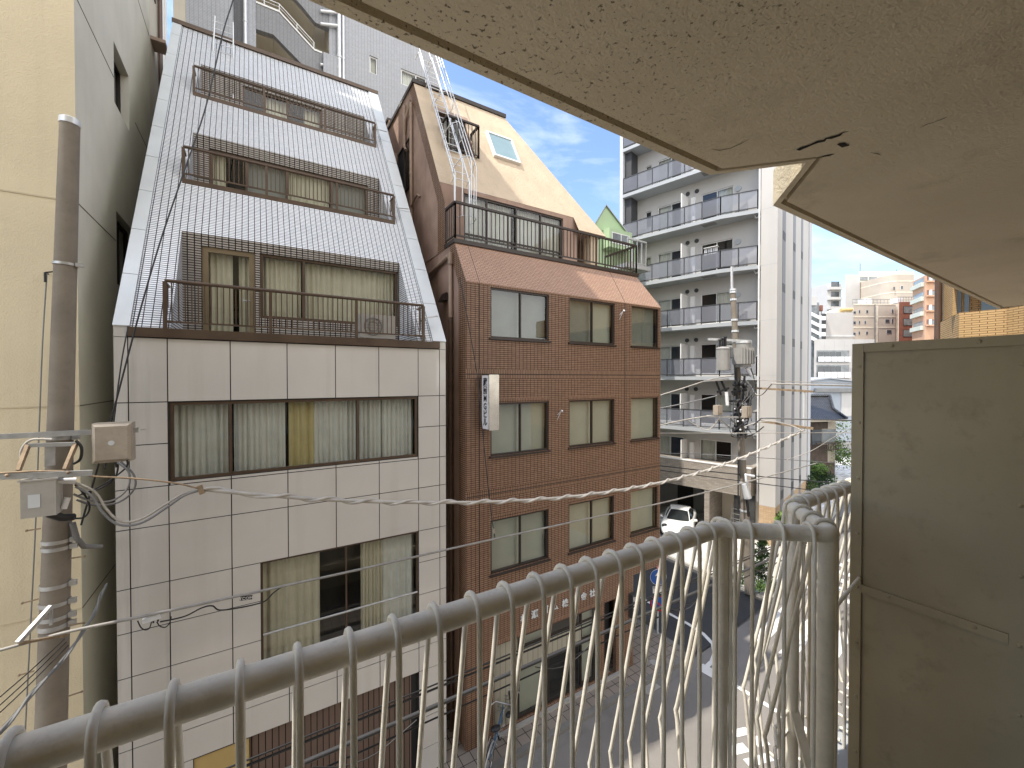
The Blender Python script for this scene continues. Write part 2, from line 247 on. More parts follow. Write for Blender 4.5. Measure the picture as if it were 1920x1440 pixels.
# ------------------------------------------------------------------ geometry helpers
class Fr:
    """upright working plane: a = along U, d = depth along N (into the building), z = up"""
    def __init__(s, O, U, N): s.O = Vector(O); s.U = Vector(U).normalized(); s.N = Vector(N).normalized()
    def p(s, a, d, z): q = s.O + s.U * a + s.N * d; return Vector((q.x, q.y, z))
    def hit(s, x, y, d=0.0):
        r = ray(x, y); P0 = s.O + s.N * d; k = s.N.dot(P0) / s.N.dot(r); q = r * k - P0
        return q.dot(s.U), (r * k).z
def plane_y(Y): return Fr((0, Y, 0), (1, 0, 0), (0, 1, 0))
class MB:
    def __init__(s): s.v = []; s.f = []; s.sm = []
    def poly(s, pts, smooth=False):
        n = len(s.v); s.v += [Vector(p) for p in pts]; s.f.append(tuple(range(n, n + len(pts)))); s.sm.append(smooth); return s
    def grid(s, rows, smooth=True, close=False):
        n = len(s.v); R = len(rows); C = len(rows[0])
        for r in rows: s.v += [Vector(p) for p in r]
        for i in range(R - 1):
            for j in range(C if close else C - 1):
                k = (j + 1) % C
                s.f.append((n + i * C + j, n + i * C + k, n + (i + 1) * C + k, n + (i + 1) * C + j)); s.sm.append(smooth)
        return s
    def hexa(s, b, t):
        n = len(s.v); s.v += [Vector(p) for p in list(b) + list(t)]
        for q in ((0, 3, 2, 1), (4, 5, 6, 7), (0, 1, 5, 4), (1, 2, 6, 5), (2, 3, 7, 6), (3, 0, 4, 7)):
            s.f.append(tuple(n + i for i in q)); s.sm.append(False)
        return s
    def box(s, x0, x1, y0, y1, z0, z1):
        return s.hexa([(x0, y0, z0), (x1, y0, z0), (x1, y1, z0), (x0, y1, z0)], [(x0, y0, z1), (x1, y0, z1), (x1, y1, z1), (x0, y1, z1)])
    def fbox(s, fr, a0, a1, d0, d1, z0, z1):
        return s.hexa([fr.p(a0, d0, z0), fr.p(a1, d0, z0), fr.p(a1, d1, z0), fr.p(a0, d1, z0)], [fr.p(a0, d0, z1), fr.p(a1, d0, z1), fr.p(a1, d1, z1), fr.p(a0, d1, z1)])
    def fblock(s, fr, a0, a1, d0, d1, z0, z1):
        """a far building whose hidden left flank runs back along the line of sight"""
        q = []
        for a, k in ((a0, .04), (a1, 0.0)):
            p = fr.p(a, d0, z0); v = Vector((p.x, p.y, 0)).normalized(); q += [p, p + (v + fr.U * k).normalized() * ((d1 - d0) / max(.3, v.dot(fr.N)))]
        p0, p3, p1, p2 = q
        return s.prism([p0, p1, p2, p3], (0, 0, z1 - z0))
    def prism(s, pts, vec):
        vec = Vector(vec); pts = [Vector(p) for p in pts]; n = len(s.v); k = len(pts); s.v += pts + [p + vec for p in pts]
        s.f.append(tuple(range(n, n + k))); s.f.append(tuple(range(n + 2 * k - 1, n + k - 1, -1))); s.sm += [False, False]
        for i in range(k): j = (i + 1) % k; s.f.append((n + i, n + k + i, n + k + j, n + j)); s.sm.append(False)
        return s
    def tube(s, pts, r, n=8, caps=True):
        pts = [Vector(p) for p in pts]; rs = r if isinstance(r, (list, tuple)) else [r] * len(pts)
        rows = []; prev = None
        for i, p in enumerate(pts):
            t = (pts[min(i + 1, len(pts) - 1)] - pts[max(i - 1, 0)])
            if t.length < 1e-9: t = Vector((0, 0, 1))
            t.normalize()
            if prev is None:
                a = Vector((0, 0, 1)) if abs(t.z) < 0.9 else Vector((1, 0, 0)); x = a.cross(t).normalized()
            else:
                x = prev - t * prev.dot(t); x = x.normalized() if x.length > 1e-6 else t.orthogonal().normalized()
            prev = x; y = t.cross(x)
            rows.append([p + (x * math.cos(2 * math.pi * j / n) + y * math.sin(2 * math.pi * j / n)) * rs[i] for j in range(n)])
        s.grid(rows, True, True)
        if caps: s.poly(rows[0][::-1]); s.poly(rows[-1])
        return s
    def bar(s, p0, p1, w, h=None):
        p0, p1 = Vector(p0), Vector(p1); h = h or w; t = (p1 - p0).normalized()
        a = Vector((0, 0, 1)) if abs(t.z) < 0.95 else Vector((0, 1, 0)); x = a.cross(t).normalized() * w / 2; y = t.cross(x).normalized() * h / 2
        return s.hexa([p0 - x - y, p0 + x - y, p0 + x + y, p0 - x + y], [p1 - x - y, p1 + x - y, p1 + x + y, p1 - x + y])
    def ball(s, c, r, n=10, sq=(1, 1, 1)):
        c = Vector(c); rows = []
        for i in range(n // 2 + 1):
            th = math.pi * i / (n // 2); rows.append([c + Vector((math.sin(th) * math.cos(2 * math.pi * j / n) * sq[0], math.sin(th) * math.sin(2 * math.pi * j / n) * sq[1], math.cos(th) * sq[2])) * r for j in range(n)])
        return s.grid(rows, True, True)
    def disc(s, c, nrm, r, n=20, thick=0.01):
        nrm = Vector(nrm).normalized(); x = nrm.orthogonal().normalized(); y = nrm.cross(x)
        return s.prism([Vector(c) + (x * math.cos(2 * math.pi * i / n) + y * math.sin(2 * math.pi * i / n)) * r for i in range(n)], -nrm * thick)
    def ring(s, c, nrm, R, r, n=24, m=6):
        nrm = Vector(nrm).normalized(); x = nrm.orthogonal().normalized(); y = nrm.cross(x); c = Vector(c); rows = []
        for i in range(n + 1):
            d = x * math.cos(2 * math.pi * i / n) + y * math.sin(2 * math.pi * i / n)
            rows.append([c + d * (R + r * math.cos(2 * math.pi * j / m)) + nrm * r * math.sin(2 * math.pi * j / m) for j in range(m)])
        return s.grid(rows, True, True)
    def wall(s, fr, a0, a1, z0, z1, holes, rev=0.12, d=0.0):
        """front face with openings and their reveals; holes = (a0, a1, z0, z1)"""
        A = sorted(set([a0, a1] + [min(max(h[i], a0), a1) for h in holes for i in (0, 1)])); Zs = sorted(set([z0, z1] + [min(max(h[i], z0), z1) for h in holes for i in (2, 3)]))
        for i in range(len(A) - 1):
            for j in range(len(Zs) - 1):
                ca, cz = (A[i] + A[i + 1]) / 2, (Zs[j] + Zs[j + 1]) / 2
                if any(h[0] < ca < h[1] and h[2] < cz < h[3] for h in holes): continue
                s.poly([fr.p(A[i], d, Zs[j]), fr.p(A[i + 1], d, Zs[j]), fr.p(A[i + 1], d, Zs[j + 1]), fr.p(A[i], d, Zs[j + 1])])
        for h in holes:
            c = [(h[0], h[2]), (h[1], h[2]), (h[1], h[3]), (h[0], h[3])]
            for k in range(4):
                p, q = c[k], c[(k + 1) % 4]
                s.poly([fr.p(p[0], d, p[1]), fr.p(q[0], d, q[1]), fr.p(q[0], d + rev, q[1]), fr.p(p[0], d + rev, p[1])])
        return s
    def build(s, name, m, parent=None, origin=None, label=None, cat=None, group=None, kind=None):
        me = bpy.data.meshes.new(name)
        if origin is None:
            if parent is not None: origin = BASE[parent.name]
            else:
                xs = [p.x for p in s.v]; ys = [p.y for p in s.v]; zs = [p.z for p in s.v]
                origin = Vector(((min(xs) + max(xs)) / 2, (min(ys) + max(ys)) / 2, min(zs)))
        origin = Vector(origin)
        me.from_pydata([tuple(p - origin) for p in s.v], [], s.f)
        me.polygons.foreach_set('use_smooth', s.sm)
        uvl = me.uv_layers.new(name='UVMap'); data = [0.0] * (2 * len(me.loops)); li = 0
        for f in s.f:
            a, b, c = s.v[f[0]], s.v[f[1]], s.v[f[2]]; nrm = (b - a).cross(c - a)
            if nrm.length < 1e-12 and len(f) > 3: nrm = (c - a).cross(s.v[f[3]] - a)
            if nrm.length < 1e-12: nrm = Vector((0, 0, 1))
            nrm.normalize()
            if abs(nrm.z) > 0.95: u, v = Vector((1, 0, 0)), Vector((0, 1, 0))
            else:
                u = Vector((0, 0, 1)).cross(nrm).normalized()
                if u.x < -1e-6 or (abs(u.x) <= 1e-6 and u.y < 0): u = -u
                v = nrm.cross(u)
                if v.z < 0: v = -v
            for i in f: p = s.v[i]; data[li] = p.dot(u); data[li + 1] = p.dot(v); li += 2
        uvl.data.foreach_set('uv', data)
        me.materials.append(M[m] if isinstance(m, str) else m); me.update()
        o = bpy.data.objects.new(name, me); COL.objects.link(o); BASE[o.name] = origin
        if parent is not None: o.parent = parent; o.location = origin - BASE[parent.name]
        else: o.location = origin
        tag(o, label, cat, group, kind); return o
BASE = {}
def tag(o, label=None, cat=None, group=None, kind=None):
    if label: o['label'] = label
    if cat: o['category'] = cat
    if group: o['group'] = group
    if kind: o['kind'] = kind
    return o
def thing(name, base, label, cat, group=None):
    o = bpy.data.objects.new(name, None); o.empty_display_size = 0.2; COL.objects.link(o); o.location = base; BASE[o.name] = Vector(base)
    return tag(o, label, cat, group)
def children(o): return [c for c in bpy.data.objects if c.parent == o]
def copy_tree(o, parent=None, delta=None):
    c = o.copy(); COL.objects.link(c)
    if parent is not None: c.parent = parent
    if delta is not None: c.location = o.location + delta
    for ch in children(o): copy_tree(ch, c)
    return c
def text_mb(s, size, origin, ux, uy, thick=0.004, bold=0.0, sx=1.0, align='CENTER'):
    """lettering as a thin extruded mesh"""
    cu = bpy.data.curves.new('lettering', 'FONT'); cu.body = s; cu.size = size; cu.extrude = thick / 2; cu.align_x = align; cu.align_y = 'CENTER'; cu.offset = bold
    o = bpy.data.objects.new('lettering', cu); COL.objects.link(o); dg = bpy.context.evaluated_depsgraph_get()
    me = bpy.data.meshes.new_from_object(o.evaluated_get(dg)); mb = MB(); ux = Vector(ux).normalized(); uy = Vector(uy).normalized(); n = ux.cross(uy); origin = Vector(origin)
    mb.v = [origin + ux * v.co.x * sx + uy * v.co.y + n * v.co.z for v in me.vertices]; mb.f = [tuple(p.vertices) for p in me.polygons]; mb.sm = [False] * len(mb.f)
    bpy.data.objects.remove(o); bpy.data.curves.remove(cu); bpy.data.meshes.remove(me); return mb
def curtain_mb(fr, a0, a1, d, z0, z1, pleat=0.12, amp=0.025, gather=0.0):
    n = max(8, int((a1 - a0) / pleat * 6)); rows = []; ph = random.random() * 6
    for zi in range(5):
        t = zi / 4; z = z0 + (z1 - z0) * t; row = []
        for i in range(n + 1):
            u = i / n; a = a0 + (a1 - a0) * u + gather * (1 - t) * u; w = (a1 - a0) * u / pleat * 2 * math.pi
            row.append(fr.p(a, d + amp * (math.sin(w + ph) + 0.45 * math.sin(w * 0.53 + 1.3 + ph) + 0.2 * math.sin(w * 1.9)) * (1.15 - 0.3 * t), z))
        rows.append(row)
    return MB().grid(rows, True)
def window(parent, fr, a0, a1, z0, z1, d=0.05, mull=(), fm='bronze', gm='glass', fw=0.05, curtains=(), sill=0.0, room=0.7, slid=True, transom=()):
    f = MB(); e = 0.003
    f.fbox(fr, a0 + e, a1 - e, d, d + 0.07, z0 + e, z0 + fw); f.fbox(fr, a0 + e, a1 - e, d, d + 0.07, z1 - fw, z1 - e)
    f.fbox(fr, a0 + e, a0 + fw, d + .002, d + 0.068, z0 + fw, z1 - fw); f.fbox(fr, a1 - fw, a1 - e, d + .002, d + 0.068, z0 + fw, z1 - fw)
    edges = [a0] + list(mull) + [a1]
    for mu in mull: f.fbox(fr, mu - fw * 0.42, mu + fw * 0.42, d - 0.012, d + 0.06, z0 + fw, z1 - fw)
    for t in transom: f.fbox(fr, a0 + fw, a1 - fw, d + .005, d + 0.055, t - fw * .4, t + fw * .4)
    if sill: f.fbox(fr, a0 - 0.04, a1 + 0.04, -sill, d + 0.0, z0 - 0.045, z0 - 0.002)
    w = f.build('window', fm, parent)
    g = MB()
    for i in range(len(edges) - 1):
        dd = d + (0.022 if i % 2 == 0 or not slid else 0.044)
        g.poly([fr.p(edges[i] + fw * .5, dd, z0 + fw * .5), fr.p(edges[i + 1] - fw * .5 + .01, dd, z0 + fw * .5), fr.p(edges[i + 1] - fw * .5 + .01, dd, z1 - fw * .5), fr.p(edges[i] + fw * .5, dd, z1 - fw * .5)])
    g.build('pane', gm, w)
    for c in curtains:
        ca, cb, cm = c[0], c[1], c[2]
        if cm.startswith('blind'):
            MB().fbox(fr, ca, cb, d + 0.16, d + 0.165, z0 + .01, z1 - .01).build('blind', cm, w)
        else: curtain_mb(fr, ca, cb, d + 0.17, z0 + 0.01, z1 - 0.01, *(c[3:])).build('curtain', cm, w)
    if room:
        i = MB(); D0, D1 = d + 0.071, d + room; A, B = a0 - 0.05, a1 + 0.05; Z0, Z1 = z0 - 0.05, z1 + 0.05
        i.poly([fr.p(A, D1, Z0), fr.p(B, D1, Z0), fr.p(B, D1, Z1), fr.p(A, D1, Z1)])
        for (p, q) in (((A, Z0), (B, Z0)), ((B, Z0), (B, Z1)), ((B, Z1), (A, Z1)), ((A, Z1), (A, Z0))):
            i.poly([fr.p(p[0], D0, p[1]), fr.p(q[0], D0, q[1]), fr.p(q[0], D1, q[1]), fr.p(p[0], D1, p[1])])
        i.build('interior', 'interior', w)
    return w
def railing_mb(pts, h, gap=0.11, r=0.009, top=0.022, low=0.1, posts=()):
    mb = MB(); up = Vector((0, 0, 1)); pts = [Vector(p) for p in pts]
    for i in range(len(pts) - 1):
        p, q = pts[i], pts[i + 1]; L = (q - p).length; n = max(1, round(L / gap))
        mb.bar(p + up * h, q + up * h, top * 2.2, top * 1.8); mb.bar(p + up * low, q + up * low, top, top * 1.2)
        for k in range(n + 1):
            c = p + (q - p) * (k / n); w = 0.04 if (k == 0 or k == n or k in posts) else r * 2
            mb.bar(c + up * (low if w < .03 else 0), c + up * (h - top * .9), w, w)
    return mb
# ------------------------------------------------------------------ the balcony the photo is taken from
K = 1.32
def kv(x, y, z): return Vector((x * K, y * K, z * K))
home = thing('apartment_building', (0.5, -1.2, ROAD), 'cream stucco apartment building whose cracked balcony ceiling hangs over the top of the photo', 'building')
def slab_outline(n, x0, x1):
    return [(x0, 0.80 - n), (1.256 - n * .1, 0.808 - n), (1.435, 0.607 - n), (1.68 + n * .1, 0.822 - n), (x1 - n, 0.903 - n), (x1 - n, -0.92), (x0, -0.92)]
ZC = 0.66; KS = 1.42
def ks(x, y, z): return Vector((x * KS, y * KS, z * KS))
# ceiling slab: lip along the edge, a drip groove, then the plastered field
out0, out1, out2 = slab_outline(0, -7, 5.914), slab_outline(0.026, -7, 5.914), slab_outline(0.046, -7, 5.914)
c = MB()
for k in range(4):
    a, b = out0[k], out0[k + 1]; a1, b1 = out1[k], out1[k + 1]; a2, b2 = out2[k], out2[k + 1]
    c.poly([ks(a[0], a[1], ZC), ks(b[0], b[1], ZC), ks(b1[0], b1[1], ZC), ks(a1[0], a1[1], ZC)])
    c.poly([ks(a1[0], a1[1], ZC), ks(b1[0], b1[1], ZC), ks(b1[0], b1[1], ZC + .022), ks(a1[0], a1[1], ZC + .022)])
    c.poly([ks(a1[0], a1[1], ZC + .022), ks(b1[0], b1[1], ZC + .022), ks(b2[0], b2[1], ZC + .022), ks(a2[0], a2[1], ZC + .022)])
    c.poly([ks(a2[0], a2[1], ZC + .022), ks(b2[0], b2[1], ZC + .022), ks(b2[0], b2[1], ZC), ks(a2[0], a2[1], ZC)])
    c.poly([ks(a[0], a[1], ZC), ks(b[0], b[1], ZC), ks(b[0], b[1], ZC + .13), ks(a[0], a[1], ZC + .13)])
c.poly([ks(p[0], p[1], ZC) for p in out2]); c.poly([ks(p[0], p[1], ZC + .13) for p in out0])
c.poly([ks(5.914, .903, ZC), ks(5.914, -.92, ZC), ks(5.914, -.92, ZC + .13), ks(5.914, .903, ZC + .13)])
ceil = c.build('ceiling_slab', 'soffit', home)
def jag(pts, w):
    L_, R_ = [], []
    for i, p in enumerate(pts):
        q = on_z(p[0], p[1], ZC * KS - 0.002); t = on_z(*pts[min(i + 1, len(pts) - 1)][:2], ZC * KS - .002) - on_z(*pts[max(i - 1, 0)][:2], ZC * KS - .002)
        nn = Vector((-t.y, t.x, 0)).normalized() * w * p[2]; L_.append(q + nn); R_.append(q - nn)
    mb = MB(); mb.grid([L_, R_], False); return mb
M['crack'] = mat('crack', (0.02, 0.016, 0.012), 0.95); M['hairline'] = mat('hairline', (0.17, 0.14, 0.10), 0.95)
for pts, w, mm in (([(1496, 282, .8), (1503, 278, 1.0), (1512, 275, .8), (1522, 271, .6), (1533, 266, .9), (1545, 264, .8), (1549, 260, .5), (1560, 258, .9), (1573, 254, .7), (1580, 249, .3), (1591, 246, .1)], 0.012, 'crack'),
                   ([(1534, 296, .1), (1545, 293, .8), (1556, 291, .9), (1564, 289, .2)], 0.008, 'crack'), ([(1571, 270, .5), (1578, 270, 1), (1584, 274, 1), (1592, 272, .6)], 0.011, 'crack'),
                   ([(1334, 280, .2), (1350, 282, 1), (1370, 278, .6), (1388, 270, 1), (1405, 260, .1)], 0.0026, 'hairline'), ([(1725, 240, .2), (1738, 233, 1), (1752, 229, .5), (1770, 222, 1), (1776, 219, .1)], 0.003, 'hairline'),
                   ([(1632, 286, .2), (1645, 288, 1), (1652, 292, .1)], 0.003, 'hairline')):
    jag(pts, w).build('crack', mm, ceil)
# the storeys below and above, the wall behind the camera
ZF = -1.46 * K
for n, (z, top) in enumerate(((ZF - 0.2, ZF), (ZF - 2.95, ZF - 2.75), (ZF - 5.7, ZF - 5.5), (ZC * KS + 2.75, ZC * KS + 2.93))):
    o = slab_outline(0.10 if n < 3 else 0, -7, 5.914)
    MB().prism([kv(p[0], p[1], z / K) for p in o], (0, 0, top - z)).build('balcony_slab', 'cream_wall' if n else 'slab_grey', home)
wfr = Fr((0, -1.2, 0), (1, 0, 0), (0, -1, 0)); hol = []
for zb in (ZF, ZF - 2.75, ZF - 5.5, ZF + 2.75):
    for xa in (-7.5, -4.6, -1.7, 3.2, 5.6): hol.append((xa, xa + 1.7, zb + 0.05, zb + 1.95))
MB().wall(wfr, -9.2, 7.8, ROAD, 14, hol, 0.15).build('facade_wall', 'cream_wall', home)
for h in hol:
    if abs(h[2] - ZF - .05) < 3.5: window(home, wfr, h[0], h[1], h[2], h[3], 0.08, ((h[0] + h[1]) / 2,), 'bronze', 'glass_dark', 0.05, ((h[0] + .1, h[1] - .1, 'curtain'),))
MB().box(-9.2, 7.8, -8, -1.36, ROAD, 14).build('building_core', 'cream_wall', home)
# ---- railing: bent steel hoops over a tube
rl = thing('balcony_railing', kv(0.6, 0.72, -1.46), 'cream painted steel balcony railing of bent hoops crossing the bottom of the photo', 'railing')
ZR = -0.449; path = [(-2.0, .72), (1.16, .72), (1.41, .522), (1.60, .714), (4.2, .714)]
rail_pts = []
for i, p in enumerate(path):
    if 0 < i < len(path) - 1:
        a, b = Vector(path[i - 1]), Vector(path[i + 1]); q = Vector(p)
        for t in (-1, -.45, .45, 1):
            d = ((a - q) if t < 0 else (b - q)).normalized() * 0.028 * abs(t); rail_pts.append(kv(*(q + d * 1.0), ZR))
    else: rail_pts.append(kv(*p, ZR))
MB().tube(rail_pts, 0.0235 * K, 20).build('top_rail', 'rail_paint', rl)
def hoop(q, nrm, kink=True, j=0.0):
    """inner leg up, over the tube, then the leg that leans out and comes back to the slab edge"""
    q = Vector(q); n = Vector(nrm).normalized(); R = 0.0235 + 0.0055
    P = lambda o, z: kv(q.x + n.x * o, q.y + n.y * o, z); pts = [P(-R - .004, -1.46), P(-R - .004, -0.9), P(-R - .002, ZR - .03)]
    for i in range(0, 9):
        a = math.pi * i / 8; pts.append(P(-R * math.cos(a), ZR + R * math.sin(a)))
    pts += [P(R + .004, ZR - .05), P(.068 + j, ZR - .23), P(.105 + j, -0.87), P(.150 + j, -1.085), P(.156 + j, -1.105), P(.150 + j, -1.135), P(.128 + j, -1.36), P(.112 + j, -1.43), P(.06, -1.44), P(-.02, -1.44)]
    return MB().tube(pts, 0.0056 * K, 8)
xs = [-0.174 + 0.0755 * i for i in range(-12, 19)]
for i, x in enumerate(xs):
    if abs(x - 1.16) < .02: continue
    hoop((x + random.uniform(-.002, .002), .72), (0, 1), True, random.uniform(-.006, .006)).build('baluster', 'rail_paint', rl)
A2, B2, C2 = Vector((1.16, .72)), Vector((1.41, .522)), Vector((1.60, .714))
n2 = Vector((.198, .25)).normalized(); n3 = Vector((-.192, .19)).normalized()
hoop((1.183, .705), (0.05, 1)).build('baluster', 'rail_paint', rl)
for t in (.28, .55, .80): hoop(A2.lerp(B2, t), n2).build('baluster', 'rail_paint', rl)
for t in (.16, .42, .68, .93): hoop(B2.lerp(C2, t), n3).build('baluster', 'rail_paint', rl)
for i in range(12): hoop((1.665 + .0755 * i, .714), (0, 1)).build('baluster', 'rail_paint', rl)
for p in ((1.172, .712), (1.41, .535), (1.592, .705), (-.75, .72), (2.9, .714)):
    MB().tube([kv(p[0], p[1], -1.46), kv(p[0], p[1], ZR)], 0.0215 * K, 18).build('post', 'rail_paint', rl)
MB().tube([kv(1.41, .535, -.70), kv(1.846, .60, -.72)], 0.006 * K, 8).build('tie_rod', 'rail_paint', rl)
MB().bar(kv(1.592, .705, -1.13), kv(1.50, .55, -1.44), .03 * K, .008 * K).build('brace', 'rail_paint', rl)
for z in (-1.17, -1.24): MB().tube([kv(1.40, .66, z), kv(1.47, .70, z), kv(1.60, .71, z + .01)], .0055 * K, 8).build('tie_rod', 'rail_paint', rl)
# ---- partition board between the balconies
XP = 1.85 * K
pf = Fr((XP, 0, 0), (0, 1, 0), (1, 0, 0))
pt = thing('partition_board', (XP, -.2, ZF), 'tall cream painted balcony partition board with screwed battens, filling the lower right', 'partition')
yL = on_x(1598, 645, XP).y; zt = on_x(1598, 645, XP).z; y1 = on_x(1619, 660, XP).y; y2 = on_x(1900, 640, XP).y; zi = on_x(1619, 660, XP).z; y3 = y2 - .06
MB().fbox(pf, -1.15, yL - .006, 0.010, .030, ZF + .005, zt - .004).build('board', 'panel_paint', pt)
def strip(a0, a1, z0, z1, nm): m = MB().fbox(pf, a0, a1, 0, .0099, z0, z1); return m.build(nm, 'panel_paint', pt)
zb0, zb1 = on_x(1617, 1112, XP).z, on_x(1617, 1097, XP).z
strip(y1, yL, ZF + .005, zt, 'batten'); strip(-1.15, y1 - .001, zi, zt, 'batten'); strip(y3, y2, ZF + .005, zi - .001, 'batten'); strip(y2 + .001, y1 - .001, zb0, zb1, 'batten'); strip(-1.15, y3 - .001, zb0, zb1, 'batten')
for sx_, sy_ in [(1611, 687.5), (1610.5, 792.5), (1609, 896), (1608, 999), (1607, 1100), (1606, 1203.6), (1605, 1305), (1604, 1408), (1672.6, 648), (1836, 640), (1917, 683), (1917, 816), (1913, 948.6), (1913, 1081), (1911, 1211), (1910, 1341), (1665, 1119), (1826.5, 1176)]:
    q = on_x(sx_, sy_, XP); m = MB(); m.ball((XP, q.y, q.z), .0085, 10, (.45, 1, 1)); m.bar((XP - .0038, q.y - .005, q.z), (XP - .0038, q.y + .005, q.z), .0016, .0016); m.build('screw', 'panel_paint', pt)

for dz, lb in ((-2.75, 'railing of bent cream hoops on the balcony one storey below the camera'), (-5.5, 'railing of bent cream hoops on the balcony two storeys below the camera')):
    r2 = copy_tree(rl, None, Vector((0, 0, dz))); r2['label'] = lb; r2['group'] = 'balcony railings of the cream apartment building'
rl['group'] = 'balcony railings of the cream apartment building'
# ------------------------------------------------------------------ white tiled pencil building, sloped upper half
D = 9.3; WL, WR = -2.006, 3.894; ZL = 0.862; SLW = 6.5 / 9.72
def ysl(z): return D + SLW * (z - ZL)
wf = plane_y(D)
wb = thing('white_tile_building', (0.9, D, PAVE), 'narrow white panelled office building whose white tiled upper half slopes back with three railed terraces', 'building')
ZB = -6.87
# panel skin (joints are real gaps 12 mm wide over a dark backing)
vx = [WL, -1.822, -1.308, -0.40, 0.53, 1.42, 2.31, 3.205, 3.729, WR]
vz = [PAVE, -8.75, -8.0, ZB, -6.30, -5.60, -5.06, -4.30, -3.555, -2.55, -1.87, -1.13, -0.405, ZL - .16]
w1 = (-1.29, 3.195, -1.81, -0.415); w2 = (0.06, 3.203, -5.59, -3.556); shop = (-0.15, 3.203, PAVE, ZB); ochre = (-1.0, -.15, PAVE, ZB - .02)
holes = [w1, w2, shop, ochre]
def clear(a, b, z0, z1):
    ca, cz = (a + b) / 2, (z0 + z1) / 2
    return not any(h[0] - .02 < ca < h[1] + .02 and h[2] - .02 < cz < h[3] + .02 for h in holes)
pan, wornL, wornR, g = MB(), MB(), MB(), .0085
AX = sorted(set(vx + [.06, -.15, -1.0])); AZ = sorted(set(vz + [-1.81, -0.415, -5.59, -3.556]))
def cells():
    for i in range(len(vx) - 1):
        for j in range(len(vz) - 1): yield vx[i], vx[i + 1], vz[j], vz[j + 1]
for a, b, z0, z1 in cells():
    rects = [(a, b, z0, z1)]
    for h in holes:                                   # cut the openings out of the panel
        nxt = []
        for (p, q, r, s) in rects:
            if h[0] >= q or h[1] <= p or h[2] >= s or h[3] <= r: nxt.append((p, q, r, s)); continue
            if h[0] > p: nxt.append((p, h[0], r, s))
            if h[1] < q: nxt.append((h[1], q, r, s))
            P_, Q_ = max(p, h[0]), min(q, h[1])
            if h[2] > r: nxt.append((P_, Q_, r, h[2]))
            if h[3] < s: nxt.append((P_, Q_, h[3], s))
        rects = nxt
    for (p, q, r, s) in rects:
        if q - p < .03 or s - r < .03: continue
        (wornL if b <= -1.3 else wornR if a > 3.7 else pan).fbox(wf, p + g, q - g, 0, .02, r + g, s - g)
for a, b, worn in ((WL, -1.822, wornL), (3.729, WR, wornR)): worn.fbox(wf, a + g, b - g, 0, .02, ZL - .16 + .001, ZL + .01)
pan.build('wall_panels', 'white_panel', wb); wornL.build('corner_panels', 'white_panel_worn', wb); wornR.build('corner_panels', 'white_panel_worn', wb)
MB().wall(wf, WL + .012, WR - .012, PAVE, ZL - .15, holes, .16, .0145).build('panel_backing', 'joint', wb)
side = MB()
for x in (WL, WR):
    side.poly([(x, D + .021, PAVE), (x, 17.5, PAVE), (x, 17.5, 10.58), (x, ysl(10.58), 10.58), (x, ysl(ZL), ZL)])
side.poly([(WL, 17.5, PAVE), (WR, 17.5, PAVE), (WR, 17.5, 10.58), (WL, 17.5, 10.58)]); side.poly([(WL, ysl(10.58), 10.58), (WR, ysl(10.58), 10.58), (WR, 17.5, 10.58), (WL, 17.5, 10.58)])
side.build('side_wall', 'grey_side', wb)
# windows of the panelled floors
W1 = window(wb, wf, *w1, .03, (-0.407, 1.873), 'bronze', 'glass', .055, ((-1.25, -.45, 'curtain_white', .1), (-.36, .50, 'curtain_white', .1), (.56, 1.05, 'curtain_yellow', .13), (1.0, 1.85, 'curtain_white', .1), (1.90, 2.40, 'curtain_white', .1), (2.42, 3.15, 'curtain_white', .1)))
W2 = window(wb, wf, *w2, .03, (1.618,), 'bronze', 'glass', .035, ((.08, 1.12, 'curtain', .14), (1.95, 2.42, 'curtain', .08), (2.40, 3.15, 'curtain_white', .15)))
MB().tube([wf.p(.09, .01, -4.974), wf.p(3.17, .01, -4.974)], .022, 8).build('guard_bar', 'galv', W2)
# ground floor: ribbed shutters, ochre fascia, door slot
MB().fbox(wf, -.148, 3.03, .06, .10, PAVE, ZB - .004).build('ribbed_cladding', 'ribbed_brown', wb)
MB().fbox(wf, 3.03, 3.20, .10, .12, PAVE, ZB - .004).build('doorway', 'black', wb)
oc = MB(); oc.fbox(wf, -.998, -.152, .03, .07, -8.2, ZB - .03); oc.build('fascia_panel', 'ochre_sign', wb)
MB().fbox(wf, -.998, -.152, .08, .12, PAVE, -8.2).build('entrance_screen', 'black', wb)
lp = MB(); lp.ring((3.43, D - .10, -5.72), (0, -1, 0), .17, .035, 20, 8); lp.disc((3.43, D - .07, -5.72), (0, -1, 0), .15, 20, .03); lp.fbox(wf, 3.36, 3.5, -.07, -.001, -5.80, -5.64); lp.build('round_wall_lamp', 'cable_grey', wb)
MB().fbox(wf, 2.95, 3.66, -.03, -.001, -5.98, -5.90).build('lamp_plate', 'trim_panel', wb)
# bronze ledge under the slope
MB().fbox(wf, -1.815, 3.725, -.045, .05, ZL - .148, ZL + .012).build('ledge', 'bronze', wb)
